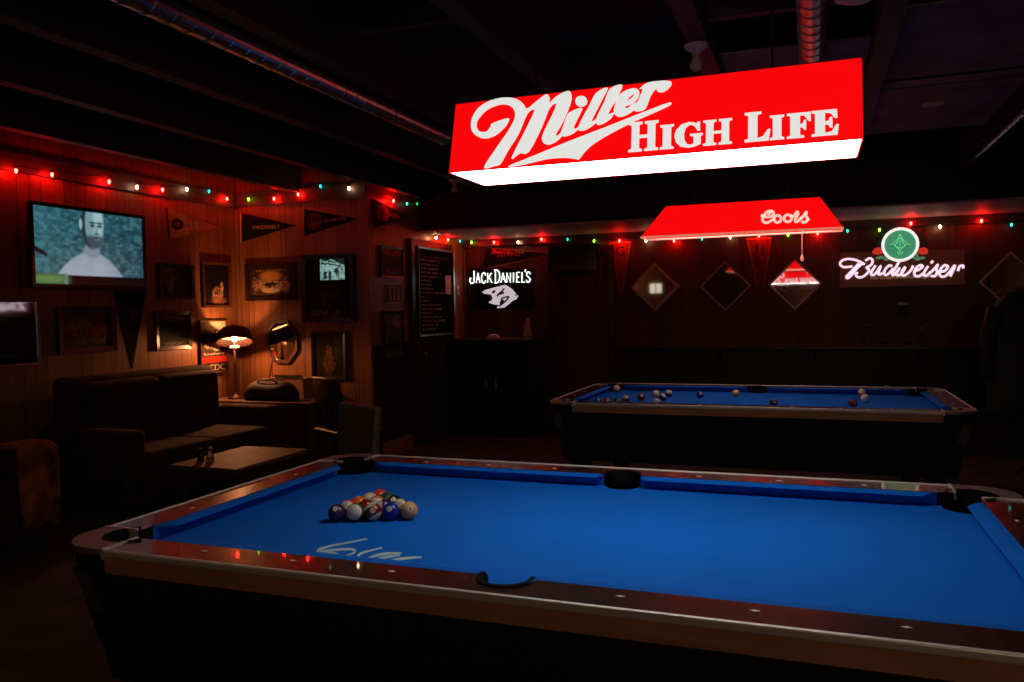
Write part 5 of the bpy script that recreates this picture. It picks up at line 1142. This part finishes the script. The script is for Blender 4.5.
# jackets on a stand at the right edge
jk = tag(empty('coat_stand', (2.50, 5.42, 0)), 'coat stand at the right edge draped with black jackets', 'coat stand')
bm = bmesh.new(); tube(bm, [(0, 0, 0), (0, 0, 1.75)], .018, 10); obj('pole', bm, M['black_gloss'], jk)
for k in range(4):
    a = k * PI / 2 + .4; bm = bmesh.new(); tube(bm, [(0, 0, .12), (.18 * math.cos(a), .18 * math.sin(a), .07), (.27 * math.cos(a), .27 * math.sin(a), .012)], .012, 8); obj('leg', bm, M['black_gloss'], jk)
    bm = bmesh.new(); tube(bm, [(0, 0, 1.55), (.10 * math.cos(a), .10 * math.sin(a), 1.53), (.15 * math.cos(a), .15 * math.sin(a), 1.60)], .009, 8); obj('hook', bm, M['silver'], jk)
def jacket(loc, w_, zt, zb_, seed, label):
    o = tag(empty('jacket', loc), label, 'jacket', 'jackets on the coat stand'); bm = bmesh.new(); r = random.Random(seed); rings = []; n = 28; K = 16
    for j in range(K + 1):
        t_ = j / K; z = zt + (zb_ - zt) * t_; sh_ = (0.35 + .65 * min(1, t_ * 5) ** .5) * (1 + .12 * t_)
        rings.append([bm.verts.new((w_ * sh_ * (1 + .07 * math.sin(5 * a + seed + 2 * t_)) * math.cos(a), .6 * w_ * sh_ * (1 + .1 * math.sin(7 * a + seed)) * math.sin(a), z + .012 * math.sin(3 * a + seed))) for a in [2 * PI * k / n for k in range(n)]])
    for A0, B0 in zip(rings, rings[1:]):
        for k in range(n): bm.faces.new((A0[k], A0[(k + 1) % n], B0[(k + 1) % n], B0[k]))
    bm.faces.new(rings[0]); bm.faces.new(rings[-1][::-1]); obj('body', bm, M['jacket'], o, smooth=True)
    for s in (-1, 1):
        bm = bmesh.new(); tube(bm, [(s * w_ * .75, -.03, zt - .12), (s * w_ * 1.08, -.05, zt - .35), (s * w_ * 1.12, -.06, zt - .68)], [.07, .065, .05], 12); obj('sleeve', bm, M['jacket'], o, smooth=True)
    return o
jacket((2.20, 5.08, 0), .19, 1.50, .55, 1, 'black jacket hanging on the camera side of the coat stand')
jacket((2.84, 5.58, 0), .20, 1.58, .50, 4, 'black jacket hanging behind the first on the coat stand')

# ------------------------------------------------------------------ ceiling fittings
def duct(x, z, r, y0, y1, label):
    o = tag(empty('spiral_duct', (x, (y0 + y1) / 2, z)), label, 'duct', 'spiral ducts under the ceiling'); bm = bmesh.new(); n = 24; pitch = .11; K = int((y1 - y0) / pitch * 8)
    L = y1 - y0; rings = []
    prof = []
    for j in range(int(L / pitch)):
        yy = -L / 2 + j * pitch; prof += [(r, yy), (r, yy + pitch * .82), (r + .004, yy + pitch * .87), (r + .004, yy + pitch * .95), (r, yy + pitch * .99)]
    for rr, yy in prof: rings.append([bm.verts.new((rr * math.cos(2 * PI * k / n), yy + pitch * k / n * .35, rr * math.sin(2 * PI * k / n))) for k in range(n)])
    for A0, B0 in zip(rings, rings[1:]):
        for k in range(n - 1): bm.faces.new((A0[k], A0[k + 1], B0[k + 1], B0[k]))
        bm.faces.new((A0[n - 1], A0[0], B0[0], B0[n - 1]))
    bm.faces.new(rings[0][::-1]); bm.faces.new(rings[-1]); obj('pipe', bm, M['steel'], o)
    for t_ in (-.3, .3):
        bm = bmesh.new(); tube(bm, [(0, t_ * L, r), (0, t_ * L, ZC - z)], .006, 6); lathe(bm, [(r + .007, -.0), (r + .007, .03)], 24)
        for v in bm.verts:
            pass
        bm2 = bmesh.new(); bm.free(); tube(bm2, [(0, t_ * L, r), (0, t_ * L, ZC - z)], .006, 6); obj('hanger', bm2, M['black'], o)
    return o
duct(.675, 2.68, .062, -.5, 3.2, 'spiral metal duct above the red box lamp')
duct(-1.68, 2.62, .055, -1.5, 2.7, 'long spiral metal duct under the ceiling at upper left')
duct(-1.62 + 3.47 + .03, 2.57, .02, 3.3, 5.2, 'thin metal conduit at upper right running towards the soffit')
bp0 = at(693, 46, z=2.61)
lh = tag(empty('bare_bulb_holder', (.18, bp0.y + .02, 2.62)), 'white porcelain lampholder with an unlit bulb under a joist', 'lampholder', 'bare bulb holders')
def holder(o):
    bm = bmesh.new(); lathe(bm, [(0, 0), (.055, 0), (.055, -.008), (.04, -.022), (.022, -.03), (.02, -.045), (0, -.045)], 24); obj('holder', bm, M['porcelain'], o, smooth=True)
    bm = bmesh.new(); lathe(bm, [(0, -.0455), (.012, -.046), (.016, -.06), (.029, -.085), (.027, -.105), (.015, -.118), (0, -.122)], 20); obj('bulb', bm, M['glassbulb'], o, smooth=True)
holder(lh)
b2 = at(438, 176, z=2.50)
l2_ = tag(empty('bare_bulb_holder', (-2.35, 4.35, 2.62)), 'small unlit bulb holder left of the red box lamp below the joists', 'lampholder', 'bare bulb holders'); holder(l2_)
dk = at(850, 0, z=2.60)
dsk = tag(empty('ceiling_fixture', (.84, 1.12, 2.64)), 'white round dish fixture at the top edge of the picture', 'ceiling light')
bm = bmesh.new(); lathe(bm, [(0, -.03), (.05, -.028), (.085, -.012), (.09, 0), (.09, .008), (0, .008)], 28); obj('dish', bm, M['porcelain'], dsk, smooth=True)
bm = bmesh.new(); tube(bm, [(0, 0, .008), (0, 0, ZC - 2.64)], .012, 8); obj('stem', bm, M['black'], dsk)
# dropped ceiling boards between the joists at right
M['board'] = mat('grey_board', (.24, .26, .22), .8, bump=.3, bscale=8, var=.3, vscale=4)
for i_, (x0, x1, y0, y1) in enumerate(((1.04, 1.83, 1.55, 2.95), (1.04, 1.83, 3.0, 4.3), (.24, .94, 1.9, 2.9))):
    slab('trim_board_%d' % (i_ + 1), x0, x1, y0, y1, 2.70, 2.712, M['board'])
vt = at(932, 104, z=2.69)
pl_ = tag(empty('ceiling_tag', (vt.x, vt.y, 2.699)), 'small pale plate fixed under the grey ceiling board at upper right', 'plate')
boxo('plate', -.06, .06, -.03, .03, -.02, 0, M['paper'], pl_, .002)

# ------------------------------------------------------------------ lamps behind the camera
sl = tag(empty('wall_sconce', (-3.9, YB + .001, 2.1)), 'warm wall lamp on the rear wall behind the viewer', 'wall lamp')
bm = bmesh.new(); lathe(bm, [(.06, 0), (.11, .18), (.107, .18), (.057, 0)], 24); o = obj('lamp_shade', bm, M['shade_in'], sl, (0, .14, -.05))
bm = bmesh.new(); box(bm, -.04, .04, 0, .02, -.08, .08); tube(bm, [(0, .02, 0), (0, .14, 0)], .008, 8); obj('bracket', bm, M['brass'], sl)
bm = bmesh.new(); lathe(bm, [(0, 0), (.025, .03), (.02, .06), (0, .08)], 14, (0, .14, .0)); obj('bulb', bm, M['lampbulb'], sl, smooth=True)
sd = bpy.data.lights.new('sconce_light', 'POINT'); sd.energy = 7; sd.color = (1, .55, .28); sd.shadow_soft_size = .08
so = bpy.data.objects.new('sconce_light', sd); COL.objects.link(so); so.parent = sl; so.location = (0, .3, .12)

pn = tag(empty('pendant_lamp', (2.0, -4.1, 2.25)), 'warm pendant lamp over the bar end behind the viewer', 'hanging lamp')
bm = bmesh.new(); lathe(bm, [(.16, -.02), (.15, .02), (.05, .10), (.03, .14), (0, .14)], 28); obj('lamp_shade', bm, M['shade_in'], pn, smooth=True)
bm = bmesh.new(); lathe(bm, [(0, -.03), (.03, -.01), (.035, .02), (.02, .06), (0, .08)], 16); obj('bulb', bm, M['lampbulb'], pn, smooth=True)
bm = bmesh.new(); tube(bm, [(0, 0, .14), (0, 0, ZC - 2.25)], .004, 6); obj('cord', bm, M['black'], pn)
pd = bpy.data.lights.new('pendant_light', 'POINT'); pd.energy = 23; pd.color = (1, .72, .5); pd.shadow_soft_size = .1
po = bpy.data.objects.new('pendant_light', pd); COL.objects.link(po); po.parent = pn; po.location = (0, 0, -.14)

for o in bpy.data.objects:
    for k in ('_s', '_z', '_w', '_h', '_o'):
        if k in o: del o[k]
